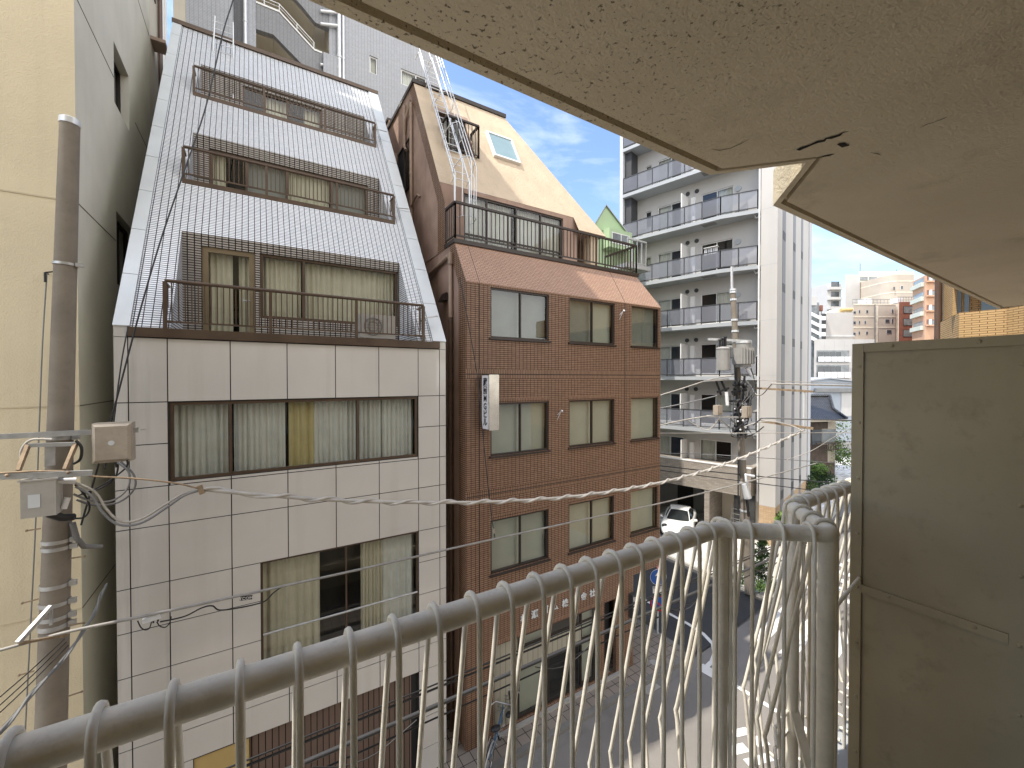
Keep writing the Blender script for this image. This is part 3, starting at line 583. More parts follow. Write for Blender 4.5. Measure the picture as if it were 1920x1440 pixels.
# slope: side trims, tiled field with the terraces cut out
xs_ = [-1.79, -1.26, 3.20, 3.56]; zr = [(ZL, 3.02), (4.42, 6.02), (7.53, 8.90)]; ZT = 10.50
def sp(x, z, up=0.0): return Vector((x, ysl(z) - up * .83, z + up * .56))
tl = MB()
def strp(x0, x1, z0, z1):
    tl.poly([sp(x0, z0), sp(x1, z0), sp(x1, z1), sp(x0, z1)])
strp(xs_[0], xs_[1], ZL + .012, ZT); strp(xs_[2], xs_[3] - .0, ZL + .012, ZT)
for a, b in ((3.02, 4.42), (6.02, 7.53), (8.90, ZT)): strp(xs_[1], xs_[2], a, b)
tl.build('tiled_slope', 'white_tile', wb)
for z0, z1 in zr:
    Yb = ysl(z1); fl = z0 - .02; tb = MB()
    for x in (xs_[1], xs_[2]): MB().poly([(x, ysl(z0), fl), (x, Yb, fl), (x, Yb, z1)]).build('terrace_cheek', 'white_tile', wb)
    tb.poly([(xs_[1], ysl(z0) - .0, fl + .01), (xs_[2], ysl(z0), fl + .01), (xs_[2], Yb, fl + .01), (xs_[1], Yb, fl + .01)]); tb.build('terrace_floor', 'concrete', wb)
pass
for x0, x1 in ((WL, -1.795), (3.565, WR)):
    z = ZL + .004; trm = MB()
    while z < ZT - .05:
        z2 = min(z + 1.0, ZT); trm.hexa([sp(x0, z + .006), sp(x1, z + .006), sp(x1, z2 - .006), sp(x0, z2 - .006)], [sp(x0, z + .006, .035), sp(x1, z + .006, .035), sp(x1, z2 - .006, .035), sp(x0, z2 - .006, .035)]); z = z2
    trm.build('edge_trim', 'trim_panel', wb)
bk = MB(); bk.poly([sp(WL + .02, ZL, -.02), sp(xs_[1], ZL, -.02), sp(xs_[1], ZT, -.02), sp(WL + .02, ZT, -.02)]); bk.poly([sp(xs_[2], ZL, -.02), sp(WR - .02, ZL, -.02), sp(WR - .02, ZT, -.02), sp(xs_[2], ZT, -.02)]); bk.build('slope_backing', 'joint', wb)
yt = ysl(ZT); MB().hexa([(WL - .02, yt - .07, ZT - .01), (WR + .02, yt - .07, ZT - .01), (WR + .02, yt + .18, ZT - .01), (WL - .02, yt + .18, ZT - .01)], [(WL - .02, yt - .05, ZT + .12), (WR + .02, yt - .05, ZT + .12), (WR + .02, yt + .18, ZT + .12), (WL - .02, yt + .18, ZT + .12)]).build('roof_coping', 'bronze', wb)
# terrace back walls and their windows
def at_frame(fr, x, y): return fr.hit(x, y)
T1 = plane_y(ysl(3.02)); T2 = plane_y(ysl(6.02)); T3 = plane_y(ysl(8.90))
h = T1.hit; a_ = h(378, 460)[0]; b_ = h(478, 480)[0]; c_ = h(487, 480)[0]; e_ = h(746, 505)[0]; ztop = h(378, 460)[1]
door = (a_, b_, ZL - .008, ztop); win = (c_, e_, h(600, 603)[1], h(487, 474)[1])
MB().wall(T1, -1.26, 3.2, ZL - .008, 3.02, [door, win], .12).build('terrace_back_wall', 'white_tile_shaded_dirty', wb)
dw = window(wb, T1, *door, .03, (), 'olive_bronze', 'glass', .11, ((a_ + .1, a_ + (b_ - a_) * .56, 'curtain', .11), (a_ + (b_ - a_) * .68, b_ - .08, 'curtain', .11)), slid=False)
BASE['terrace_door'] = BASE[dw.name]; dw.name = 'terrace_door'; hx, hz = h(462, 564); MB().tube([T1.p(hx - .1, -.03, hz), T1.p(hx + .06, -.03, hz), T1.p(hx + .06, .04, hz)], .014, 6).build('handle', 'galv', dw)
window(wb, T1, *win, .04, (h(570, 500)[0],), 'bronze', 'glass', .06, ((c_ + .06, h(565, 500)[0], 'curtain', .10), (h(574, 500)[0], e_ - .5, 'curtain', .12), (e_ - .55, e_ - .05, 'curtain', .09)))
h = T2.hit; wa, wz = h(393, 277); we = h(690, 345)[0]; ms = [h(462, 300)[0], h(538, 320)[0], h(622, 335)[0]]
w = (wa, we, 4.55, wz); MB().wall(T2, -1.26, 3.2, 4.40, 6.02, [w], .12).build('terrace_back_wall', 'white_tile_shaded_dirty', wb)
window(wb, T2, *w, .04, ms, 'bronze', 'glass', .06, ((wa + .05, ms[0] - .45, 'curtain', .1), (ms[0] + .02, ms[1] - .03, 'blind_dark'), (ms[1] + .02, ms[2] - .05, 'curtain', .1), (ms[2] + .02, we - .05, 'blind_dark')))
h = T3.hit; wa, wz = h(455, 160); we = h(603, 205)[0]; ms = [h(497, 170)[0], h(540, 180)[0]]
w = (wa, we, 7.60, wz); MB().wall(T3, -1.26, 3.2, 7.50, 8.90, [w], .12).build('terrace_back_wall', 'white_tile_shaded_dirty', wb)
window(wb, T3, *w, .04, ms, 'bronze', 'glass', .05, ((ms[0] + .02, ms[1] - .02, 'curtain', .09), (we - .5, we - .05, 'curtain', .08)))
MB().fbox(T3, we + .35, we + 1.9, -.02, .0, 7.6, 8.35).build('louvre_panel', 'white_tile_shaded_dirty', wb)
for z0, hgt, bars in ((ZL, .84, 26), (4.42, .72, 26), (7.53, .70, 26)):
    y = ysl(z0); X0, X1 = -1.33, 3.33; q = MB(); yb = y + .5 * (hgt)
    q.tube([(X0, y - .02, z0 + hgt), (X1, y - .02, z0 + hgt)], .032, 8); q.bar((X0, y - .02, z0 + .13), (X1, y - .02, z0 + .13), .03, .03)
    for k in range(bars * 2 - 1):
        x = X0 + (X1 - X0) * k / (bars * 2 - 2); big = k in (0, 17, 34, bars * 2 - 2)
        q.bar((x, y - .02, z0 + (.0 if big else .13)), (x, y - .02, z0 + hgt - .02), .055 if big else .018, .045 if big else .014)
    for X in (X0, X1):
        q.bar((X, y - .02, z0 + hgt - .03), (X, yb, z0 + hgt - .03), .04, .035); q.bar((X, y - .02, z0 + .13), (X, yb * .5 + y * .5 - .05, z0 + .13), .03, .03)
        for k in range(1, 4): q.bar((X, y + (yb - y) * k / 4.5, z0 + .13 + .05 * k), (X, y + (yb - y) * k / 4.5, z0 + hgt - .04), .018, .014)
    q.build('terrace_railing', 'bronze', wb)
    if z0 > 1: MB().hexa([(X0 - .02, y - .07, z0 - .14), (X1 + .02, y - .07, z0 - .14), (X1 + .02, y + .05, z0 - .14), (X0 - .02, y + .05, z0 - .14)], [(X0 - .02, y - .07, z0), (X1 + .02, y - .07, z0), (X1 + .02, y + .05, z0), (X0 - .02, y + .05, z0)]).build('ledge', 'bronze', wb)
# roof ladder
l = MB(); yl = 15.30
pL0, pL1, pR0, pR1 = on_y(399, 108, 15.25), on_y(403, 30, 15.25), on_y(433, 185, 14.65), on_y(437, 42, 15.25)
l.tube([pL0, pL1], .022, 6); l.tube([Vector((pR1.x, 14.62, pR0.z)), Vector((pR1.x, 15.25, pL0.z)), pR1], .022, 6)
for k in range(6): z = pL0.z + .05 + k * .21; l.tube([(pL0.x, 15.25, z), (pR1.x, 15.25, z)], .012, 5)
l.build('roof_ladder', 'galv_white', wb)
# stay bars bolted to the right trim
st = MB()
for (x0, y0_, x1, y1_) in ((695, 240, 720, 243), (728, 403, 763, 390), (790, 617, 830, 598)): p = on_y(x0, y0_, ysl(2)); 
for z, s_ in ((7.9, .4), (4.6, .4), (1.25, .35)): st.tube([sp(3.36, z, .3), sp(3.75, z + .12, .25)], .014, 5)
st.build('stay_bar', 'galv', wb)
# air conditioner on the lowest terrace
ac = thing('air_conditioner', (2.35, D + .42, ZL), 'pale outdoor air conditioner standing on the lowest tiled terrace', 'air conditioner')
MB().box(1.97, 2.75, D + .25, D + .55, ZL + .05, ZL + .58).build('casing', 'box_grey', ac)
g2 = MB(); g2.ring((2.25, D + .245, ZL + .31), (0, -1, 0), .19, .012); g2.ring((2.25, D + .245, ZL + .31), (0, -1, 0), .11, .008)
for k in range(6): g2.bar((2.06, D + .244, ZL + .16 + k * .06), (2.44, D + .244, ZL + .16 + k * .06), .008, .008)
g2.build('fan_grille', 'cable_grey', ac); MB().box(2.02, 2.08, D + .22, D + .58, ZL, ZL + .049).box(2.62, 2.68, D + .22, D + .58, ZL, ZL + .049).build('feet', 'cable_grey', ac)
# ------------------------------------------------------------------ brown tiled building
BL, BR = 4.42, 11.715; ZE = 2.41
bb = thing('brown_tile_building', (8.0, D, PAVE), 'brown tiled office building with a salmon tiled eave, railed terrace and tan sloping roof', 'building')
bf = plane_y(D); BX = Fr((BL, 0, 0), (0, 1, 0), (1, 0, 0))
cols = [(5.118, 6.985), (7.712, 9.545), (10.29, 11.60)]; rows_ = [(1.05, 2.345), (-2.005, -.63), (-5.07, -3.66)]
hw = [(c[0], c[1], r[0], r[1]) for c in cols for r in rows_]
shopf = (5.204, 8.86, PAVE + .10, -6.975); sdoor = (9.136, 9.66, PAVE + .02, -6.95)
XC, ZC2 = 10.42, -6.40                                # the ground floor is cut back under the corner
MB().wall(bf, BL, BR, ZC2, ZE, hw, .14).wall(bf, BL, XC, PAVE, ZC2, [shopf, sdoor], .14).build('front_wall', 'brown_tile', bb)
MB().poly([(XC, 9.3, PAVE), (XC, 15.9, PAVE), (XC, 15.9, ZC2), (XC, 9.3, ZC2)]).poly([(XC, 9.3, ZC2), (BR, 9.3, ZC2), (BR, 15.9, ZC2), (XC, 15.9, ZC2)]).build('corner_recess', 'brown_tile', bb)
e3 = -.003; SCL = []
class _SC:
    def fbox(s, *a): MB().fbox(*a).build('soldier_course', 'brown_tile_up', bb)
sc = _SC()
for z in (.112, -2.963):
    for a, b in ((BL, 4.78), (4.795, 9.99), (10.003, BR)):
        sc.fbox(bf, a, b, e3, 0.001, z + .012, z + .125); sc.fbox(bf, a, b, e3, .001, z - .125, z - .012)
for c_ in cols:
    for r in rows_[1:]: sc.fbox(bf, c_[0] - .02, min(c_[1] + .02, BR), e3, .001, r[1] + .002, r[1] + .117)
    sc.fbox(bf, c_[0] - .02, min(c_[1] + .02, BR), e3, .001, rows_[0][1] + .004, ZE - .004)
sc.fbox(bf, 5.19, 8.87, e3, .001, -6.97, -6.86)
class _JT:
    def fbox(s, *a): MB().fbox(*a).build('control_joint', 'joint', bb)
jt = _JT()
for z in (.112, -2.963): jt.fbox(bf, BL + .01, BR - .01, -.0045, .0, z - .010, z + .010)
for x in (4.787, 9.996):
    for z0, z1 in ((PAVE if x < 9 else ZC2, -2.975), (-2.95, .100), (.124, ZE)): jt.fbox(bf, x - .008, x + .008, -.0046, 0, z0, z1)
for ci, c_ in enumerate(cols):
    for ri, r in enumerate(rows_):
        mid = () if ci == 2 else ((c_[0] + c_[1]) / 2,)
        bl = 'blind_dark' if ri == 0 else 'blind'; m_ = c_[0] + (c_[1] - c_[0]) * .55
        cu = ((c_[0] + .03, c_[1] - .03, bl),) if ri else ((c_[0] + .03, m_, 'blind_dark'), (m_ + .01, c_[1] - .03, 'blind_dark' if ci != 1 else 'blind'))
        window(bb, bf, c_[0], c_[1], r[0], r[1], .035, mid, 'dark_bronze', 'glass_green', .05 if ci < 2 else .025, cu, .05)
# side walls
pf_ = [(9.3, PAVE), (9.3, ZE), (9.97, 3.54), (10.6, 3.54), (10.6, 4.80), (10.79, 5.16), (13.21, 9.63)]
MB().poly([(BL, y, z) for y, z in [(9.3, PAVE), (9.3, ZE), (9.97, 3.54), (10.32, 3.54), (9.72, 2.41), (9.72, PAVE)]]).poly([(BL, y, z) for y, z in [(10.6, 3.54), (10.6, 4.80), (13.21, 9.63), (13.62, 9.63), (11.12, 5.0), (11.12, 3.54)]]).build('side_brickwork', 'brown_tile', bb)
MB().poly([(BL + .02, y, z) for y, z in [(9.6, PAVE), (9.6, 2.3), (10.2, 3.54), (11.0, 3.54), (11.0, 5.0), (13.4, 9.6), (16.2, 9.6), (16.2, PAVE)]]).build('side_wall', 'mauve_stucco', bb)
rw = MB(); rw.poly([(BR, 9.3, ZC2), (BR, 16, ZC2), (BR, 16, ZE), (BR, 9.3, ZE)]); rw.poly([(BR, 9.3, ZE), (BR, 16, ZE), (11.27, 16, 3.54), (11.27, 9.97, 3.54)]); rw.poly([(BL, 16.2, PAVE), (XC, 16.2, PAVE), (XC, 16.2, 3.5), (BL, 16.2, 9.6)]); rw.build('far_side_wall', 'brown_tile', bb)
# salmon eave slope, terrace deck, dark coping
MB().poly([(BL, 9.285, ZE), (BR, 9.285, ZE), (11.27, 9.97, 3.54), (BL, 9.97, 3.54)]).poly([(BL, 9.285, ZE), (BR, 9.285, ZE), (BR, 9.31, ZE - .035), (BL, 9.31, ZE - .035)]).build('tiled_eave', 'salmon_tile', bb)
for x in (4.80, 9.98):
    MB().hexa([(x - .006, 9.281, ZE + .002), (x + .006, 9.281, ZE + .002), (x + .006, 9.29, ZE), (x - .006, 9.29, ZE)], [(x - .006, 9.966, 3.54), (x + .006, 9.966, 3.54), (x + .006, 9.975, 3.54), (x - .006, 9.975, 3.54)]).build('eave_joint', 'joint', bb)
MB().poly([(BL, 9.97, 3.54), (11.27, 9.97, 3.54), (11.27, 16, 3.54), (BL, 16, 3.54)]).build('terrace_deck', 'concrete', bb)
MB().box(BL - .03, 11.36, 9.93, 10.05, 3.543, 3.65).box(BL - .03, BL + .09, 10.051, 10.6, 3.543, 3.65).box(11.24, 11.36, 10.051, 11.6, 3.543, 3.65).build('terrace_coping', 'dark_bronze', bb)
railing_mb([(BL + .03, 10.6, 3.65), (BL + .03, 9.99, 3.65), (11.28, 9.99, 3.65), (11.28, 11.5, 3.65)], .96, .135, .010, .032, .10, (12, 24, 37)).build('terrace_railing', 'dark_bronze', bb)
# terrace rooms
TY = plane_y(11.0); mpx = [870, 914, 969, 1015, 1056]; tx = [TY.hit(p, 385)[0] for p in mpx]
dz = (3.56, 5.40); MB().wall(TY, BL + .0, 9.47, 3.54, 5.53, [(tx[0], tx[4], dz[0], dz[1])], .12).build('terrace_wall', 'mauve_stucco', bb)
window(bb, TY, tx[0], tx[4], dz[0], dz[1], .04, tx[1:4], 'dark_bronze', 'glass', .055, ((tx[0] + .05, tx[2] - .1, 'curtain_white', .09), (tx[2] + .06, tx[4] - .06, 'curtain_white', .09)), transom=(4.25,))
MB().poly([(9.47, 11.0, 3.54), (9.47, 11.0, 5.53), (9.9, 12.2, 5.53), (9.9, 12.2, 3.54)]).poly([(9.9, 12.2, 3.54), (9.9, 12.2, 5.53), (10.45, 12.2, 5.2), (10.45, 12.2, 3.54)]).poly([(10.45, 11.3, 3.54), (10.45, 12.2, 3.54), (10.45, 12.2, 5.3), (10.45, 11.3, 5.3)]).build('terrace_corner_wall', 'tan_stucco', bb)
MB().box(10.0, 10.35, 10.9, 11.25, 3.545, 5.18).build('terrace_pier', 'tan_stucco', bb)
# tan sloping roof (y = 13.21 + .5401 (z - 9.63)), cut back on the street-corner side
def yb(z): return 13.21 + .5401 * (z - 9.63)
def xr(z): return 7.86 + (9.61 - z) * 2.68 / 4.56
ZS0, ZS1 = 5.02, 9.60; dm = (4.98, 5.96, 6.95, 8.55)
rf = MB()
def sq(x0, x1, z0, z1, f0=None, f1=None): rf.poly([(x0 if f0 is None else f0(z0), yb(z0), z0), (x1 if f1 is None else f1(z0), yb(z0), z0), (x1 if f1 is None else f1(z1), yb(z1), z1), (x0 if f0 is None else f0(z1), yb(z1), z1)])
sq(BL, 0, 5.53, dm[2], None, xr); sq(BL, dm[0], dm[2], dm[3]); sq(dm[1], 0, dm[2], dm[3], None, xr); sq(BL, 0, dm[3], ZS1, None, xr); sq(9.3, 0, ZS0, 5.53, None, xr)
rf.poly([(xr(ZS0), yb(ZS0), ZS0), (xr(ZS0), 16.2, ZS0), (xr(ZS1), 16.2, ZS1), (xr(ZS1), yb(ZS1), ZS1)]); rf.poly([(BL, yb(ZS1), ZS1), (xr(ZS1), yb(ZS1), ZS1), (xr(ZS1), 16.2, ZS1), (BL, 16.2, ZS1)])
rf.build('sloping_roof', 'tan_stucco', bb)
MB().poly([(9.3, yb(ZS0) + .0, ZS0 - .002), (xr(ZS0), yb(ZS0), ZS0 - .002), (xr(ZS0), 16, ZS0 - .002), (9.3, 16, ZS0 - .002)]).poly([(xr(ZS0), 12.25, 3.54), (xr(ZS0), 16, 3.54), (xr(ZS0), 16, ZS0), (xr(ZS0), 12.25, ZS0)]).build('roof_underside', 'mauve_stucco', bb)
MB().box(BL - .04, xr(ZS1) + .03, yb(ZS1) - .05, yb(ZS1) + .2, ZS1 + .002, ZS1 + .13).box(BL - .04, BL + .1, yb(ZS1) + .201, 16.25, ZS1 + .002, ZS1 + .13).build('roof_coping', 'dark_bronze', bb)
MB().box(BL + .02, 7.2, 16.21, 18.9, PAVE, 10.0).build('rear_block', 'mauve_stucco', bb); MB().box(BL - .03, 7.2, 16.22, 18.9, 10.002, 10.10).build('rear_coping', 'dark_bronze', bb)
# dormer opening with its little railing
DY = plane_y(yb(dm[3])); d_ = MB()
for x in (dm[0], dm[1]): d_.poly([(x, yb(dm[2]), dm[2]), (x, yb(dm[3]), dm[2]), (x, yb(dm[3]), dm[3])])
d_.poly([(dm[0], yb(dm[2]), dm[2]), (dm[1], yb(dm[2]), dm[2]), (dm[1], yb(dm[3]), dm[2]), (dm[0], yb(dm[3]), dm[2])]); d_.build('dormer_cheeks', 'mauve_stucco', bb)
window(bb, DY, dm[0] + .01, dm[1] - .01, dm[2] + .05, dm[3] - .08, -.02, ((dm[0] + dm[1]) / 2,), 'dark_bronze', 'glass', .05, ((dm[0] + .05, dm[0] + .5, 'curtain', .09),), room=.6)
MB().hexa([(dm[0] - .05, yb(8.55) - .14, 8.52), (dm[1] + .08, yb(8.55) - .14, 8.52), (dm[1] + .08, yb(8.55) + .1, 8.52), (dm[0] - .05, yb(8.55) + .1, 8.52)], [(dm[0] - .05, yb(8.55) - .06, 8.66), (dm[1] + .08, yb(8.55) - .06, 8.66), (dm[1] + .08, yb(8.55) + .12, 8.66), (dm[0] - .05, yb(8.55) + .12, 8.66)]).build('dormer_lintel', 'pipe_tan', bb)
y0 = yb(6.95) - .12
railing_mb([(dm[0] - .03, y0 + .55, 6.9), (dm[0] - .03, y0, 6.9), (dm[1] + .03, y0, 6.9), (dm[1] + .03, y0 + .55, 6.9)], 1.0, .11, .009, .03, .08).build('dormer_railing', 'dark_bronze', bb)
# skylight
tv = Vector((0, .5401, 1)).normalized(); nv = Vector((0, -1, .5401)).normalized(); P0 = Vector((7.2, yb(7.82), 7.82))
def sk(x, t, n): return Vector((x, P0.y, P0.z)) + tv * t + nv * n
def skb(mb, x0, x1, t0, t1, n0, n1): return mb.hexa([sk(x0, t0, n0), sk(x1, t0, n0), sk(x1, t1, n0), sk(x0, t1, n0)], [sk(x0, t0, n1), sk(x1, t0, n1), sk(x1, t1, n1), sk(x0, t1, n1)])
s_ = MB(); hx_, ht = .52, .62
skb(s_, 7.2 - hx_, 7.2 + hx_, -ht, -ht + .07, 0, .10); skb(s_, 7.2 - hx_, 7.2 + hx_, ht - .07, ht, 0, .10); skb(s_, 7.2 - hx_, 7.2 - hx_ + .07, -ht + .071, ht - .071, 0, .099); skb(s_, 7.2 + hx_ - .07, 7.2 + hx_, -ht + .071, ht - .071, 0, .099)
sw = s_.build('skylight', 'white_paint', bb)
M['sky_pane'] = mat('sky_pane', (0.26, 0.36, 0.38), 0.04, 0.05, 2, spec=0.8); skb(MB(), 7.2 - hx_ + .07, 7.2 + hx_ - .07, -ht + .07, ht - .07, .05, .075).build('pane', 'sky_pane', sw)
# caged ladder up the roof edge
cl = MB(); o1 = .22
def lad(x, z, n): return Vector((x, yb(z), z)) + nv * n
LX0, LX1, ZT_, ZK = 4.80, 5.26, 11.0, 5.55
for x in (LX0, LX1):
    cl.tube([Vector((x, lad(x, ZK, o1).y, 4.25)), lad(x, ZK, o1), lad(x, ZT_, o1), lad(x, ZT_, o1) + Vector((0, .35, .0))], .026, 6)
k = ZK
while k < ZT_ - .2: cl.tube([lad(LX0, k, o1), lad(LX1, k, o1)], .012, 5); k += .27
cg = [(LX0 - .06, .40), (LX0 + .02, .74), ((LX0 + LX1) / 2, .88), (LX1 - .02, .74), (LX1 + .06, .40)]
for x, n in cg: cl.tube([Vector((x, lad(x, ZK, n).y, 4.45)), lad(x, ZK - .05, n), lad(x, ZT_, n)], .014, 5)
for z in (4.45, 5.7, 7.0, 8.3, 9.6, 10.9):
    arc = [(LX0, o1)] + cg + [(LX1, o1)]
    cl.tube([(lad(x, z, n) if z > 5 else Vector((x, lad(x, ZK, n).y, z))) for x, n in arc], .013, 5)
for z in (5.6, 7.1, 8.6, 9.5):
    for x in (LX0, LX1): cl.tube([lad(x, z, 0), lad(x, z, o1)], .012, 5)
cl.build('caged_ladder', 'galv_white', bb)
# pipes on the side wall
def pipe(pts, r, m, name='downpipe'): return MB().tube(pts, r, 10).build(name, m, bb)
xw = BL - .055
pp = MB(); pp.tube([(xw, 13.3, 9.0), (xw, 13.3, 3.0)], .055, 10); pp.tube([(xw, 13.3, 8.95), (xw, 13.34, 9.1), (xw, 13.9, 8.75), (xw, 14.0, 8.3)], .05, 8); pp.tube([(xw, 13.3, 5.6), (xw, 13.0, 5.75), (xw, 12.7, 5.8), (xw + .05, 12.6, 5.7)], .035, 8)
for z in (8.6, 6.7, 4.8): pp.tube([(xw, 13.3, z - .04), (xw, 13.3, z + .04)], .064, 10)
pp.build('downpipe', 'pipe_tan', bb)
pp = MB(); pp.tube([(xw, 14.0, 9.3), (xw, 14.0, 7.9), (xw, 13.8, 7.7)], .05, 8); pp.build('downpipe', 'pipe_tan', bb)
pp = MB(); pp.tube([(xw, 12.5, 2.95), (xw, 10.25, 3.25), (xw, 10.12, 3.15), (xw, 10.1, 1.6)], .06, 10); pp.tube([(xw, 10.1, 3.3), (xw, 10.1, 3.0)], .072, 10); pp.build('downpipe', 'pipe_tan', bb)
pp = MB(); pp.tube([(xw, 10.1, 1.58), (xw, 10.1, PAVE)], .058, 10)
for z in (1.5, -.2, -1.7, -3.4, -5.2, -7.0): pp.tube([(xw, 10.1, z - .03), (xw, 10.1, z + .03)], .068, 10)
pp.build('downpipe', 'pipe_brown', bb)
BX2 = Fr((BL - .004, 0, 0), (0, 1, 0), (1, 0, 0))
window(bb, BX2, 13.42, 14.85, 6.4, 8.05, -.03, (14.1,), 'dark_bronze', 'glass_dark', .05, (), room=0)
MB().fbox(BX2, 13.42, 14.85, .01, .02, 6.4, 8.05).build('dark_backing', 'interior', bb)
MB().hexa([(BL - .16, 10.35, 2.10), (BL, 10.35, 2.10), (BL, 10.75, 2.10), (BL - .16, 10.75, 2.10)], [(BL - .05, 10.40, 2.32), (BL, 10.40, 2.32), (BL, 10.70, 2.32), (BL - .05, 10.70, 2.32)]).build('vent_hood', 'dark_bronze', bb)
MB().fbox(BX2, 15.0, 15.35, -.2, 0, 7.85, 8.15).build('vent_hood', 'pipe_tan', bb)
# shop front
MB().fbox(bf, 5.21, 5.98, .07, .10, PAVE + .10, -6.98).build('shutter', 'shutter_grey', bb)
window(bb, bf, 5.985, 8.855, PAVE + .10, -6.98, .06, (7.02, 8.24), 'dark_bronze', 'glass_green', .06, ((6.05, 6.98, 'blind'), (8.3, 8.82, 'blind')), transom=(-7.32, -7.84), slid=False)
MB().fbox(bf, 6.05, 8.20, .02, .055, -7.80, -7.35).build('sign_band', 'shutter_grey', bb)
MB().fbox(bf, 9.14, 9.65, .30, .32, PAVE, -6.95).build('doorway', 'black', bb)
MB().box(5.2, 9.9, D - .12, D, PAVE + .001, PAVE + .06).build('door_step', 'concrete', bb)
# brass letters on the tiles
xsL = [6.21, 6.56, 6.92, 7.27, 7.63, 7.98, 8.34, 8.69]
for ch, x in zip('村瀬ゴム株式会社', xsL):
    text_mb(ch, .235, (x - .07, D - .022, -6.50), (1, 0, 0), (0, 0, 1), .02, .004).build('letter', 'trim_panel', bb)
# little insulator brackets on the tiles
for x, z in ((9.74, 2.0), (7.28, -1.03)):
    m_ = MB(); p = Vector((x, D, z)); m_.tube([p, p + Vector((.03, -.12, .1))], .012, 5); m_.tube([p + Vector((0, 0, -.14)), p + Vector((.03, -.12, .1))], .009, 5); m_.ball(p + Vector((.05, -.15, .12)), .035, 8); m_.build('cable_bracket', 'galv_white', bb)
# projecting sign box
sg = thing('projecting_sign', (4.98, 9.05, -1.26), 'slim steel sign box with black vertical lettering on white, projecting from the brown tiled wall', 'sign')
SX0, SX1, SY0, SY1, SZ0, SZ1 = 4.835, 5.115, 8.86, 9.24, -1.27, .10
MB().box(SX0 + .004, SX1, SY0, SY1, SZ0, SZ1).box(SX0 + .03, SX1 - .03, SY1 + .001, D - .001, -.25, -.15).box(SX0 + .03, SX1 - .03, SY1 + .001, D - .001, -1.05, -.95).build('sign_box', 'steel', sg)
fc = MB().box(SX0 - .004, SX0 + .003, SY0 + .02, SY1 - .012, SZ0 + .02, SZ1 - .02).build('sign_face', 'sign_white', sg)
for i, ch in enumerate('蔵前MGビル'):
    text_mb(ch, .215, (SX0 - .007, (SY0 + SY1) / 2 + .002, -.10 - i * .198), (0, -1, 0), (0, 0, 1), .003, .006, 1.0).build('letter', 'sign_black', fc)
# ------------------------------------------------------------------ cream building on the left, grey tower behind
YX = -2.6; YY = 10.03
yb_ = thing('cream_building', (-6.5, YY, PAVE), 'tall cream rendered building at the left edge with one grey windowed side wall', 'building')
yf = plane_y(YY); MB().wall(yf, -14, YX, PAVE, 24.3, [], .1).build('front_wall', 'yellow_wall', yb_)
M['yellow_joint'] = mat('yellow_joint', (.58, .50, .345), .85); M['side_joint'] = mat('side_joint', (.16, .15, .12), .85)
for z in (3.04, -.47, 6.6, -4.0, 10.1, -7.5): MB().fbox(yf, -14, YX - .01, -.010, .001, z - .012, z + .012).build('joint_line', 'yellow_joint', yb_)
sx = Fr((YX, 0, 0), (0, 1, 0), (-1, 0, 0)); wz = (12.39, 13.67, 6.09, 7.41); wz2 = (12.44, 14.2, 2.1, 3.72); wz3 = (12.4, 13.6, 9.4, 10.9)
MB().wall(sx, YY, 16.12, PAVE, 24.3, [wz, wz2, wz3], .22).build('side_wall', 'grey_side', yb_)
for w in (wz, wz2, wz3): window(yb_, sx, *w, .15, ((w[0] + w[1]) / 2,), 'dark_bronze', 'glass_dark', .05, (), room=.5)
for z in (3.04, 6.6, 10.1, -.47, -4.0):
    for a, b in ((YY + .01, 12.36), (14.25, 16.1)): MB().fbox(sx, a, b, -.006, .001, z - .009, z + .009).build('joint_line', 'side_joint', yb_)
MB().box(-14, YX - .25, YY + .25, 16.1, PAVE, 24.3).build('building_core', 'grey_side', yb_)
# narrow rear building squeezed between the cream building and the tower
nb = thing('narrow_rear_building', (-3.0, 17.4, PAVE), 'narrow beige rear building with downpipes, glimpsed in the gap left of the grey tower', 'building')
MB().box(-9, -2.66, 16.3, 18.85, PAVE, 21).build('wall', 'stair_beige', nb); nbf = Fr((-2.66, 0, 0), (0, 1, 0), (-1, 0, 0))
window(nb, nbf, 16.55, 17.4, 12.0, 13.8, -.03, (), 'bronze', 'glass_dark', .06, (), room=0)
m_ = MB(); m_.tube([(-2.58, 17.7, 21), (-2.58, 17.7, 5)], .06, 8); m_.build('downpipe', 'pipe_brown', nb); MB().tube([(-2.58, 18.15, 21), (-2.58, 18.15, 5)], .055, 8).build('downpipe', 'white_paint', nb)
MB().tube([(-2.56, 18.5, 21), (-2.56, 18.5, 5)], .045, 8).build('downpipe', 'white_paint', nb)
MB().box(-2.655, -2.3, 16.6, 17.2, 10.35, 10.45).build('pipe_shelf', 'pipe_tan', nb)
TYY = 19.0; tf = plane_y(TYY)
tw = thing('grey_tower', (2.7, TYY, PAVE), 'tall grey tiled tower with an open zigzag stair, rising behind the white tiled slope', 'tower')
T = lambda x, y: tf.hit(x, y)
ST0, ST1 = T(480, 50)[0], T(617, 80)[0]; TR = 7.70; TZ = 24.0
smallw = (T(693, 120)[0], T(708, 120)[0], T(700, 138)[1], T(700, 106)[1]); bigw = (T(752, 150)[0], T(800, 150)[0], T(760, 160)[1], T(760, 131)[1]); upw = (T(598, 10)[0], T(632, 10)[0], T(610, 20)[1] - .2, T(610, 20)[1] + 1.5)
b1 = T(438, 60)[0]; b2 = T(463, 60)[0]
MB().wall(tf, -2.05, b1, PAVE, TZ, []).wall(tf, b2, TR, PAVE, TZ, [(ST0, ST1, 8.0, TZ), smallw, bigw], .14).build('tiled_wall', 'tower_tile', tw)
MB().box(-2.4, -2.055, TYY - .05, TYY + 1, PAVE, TZ).build('corner_strip', 'stair_beige', tw)
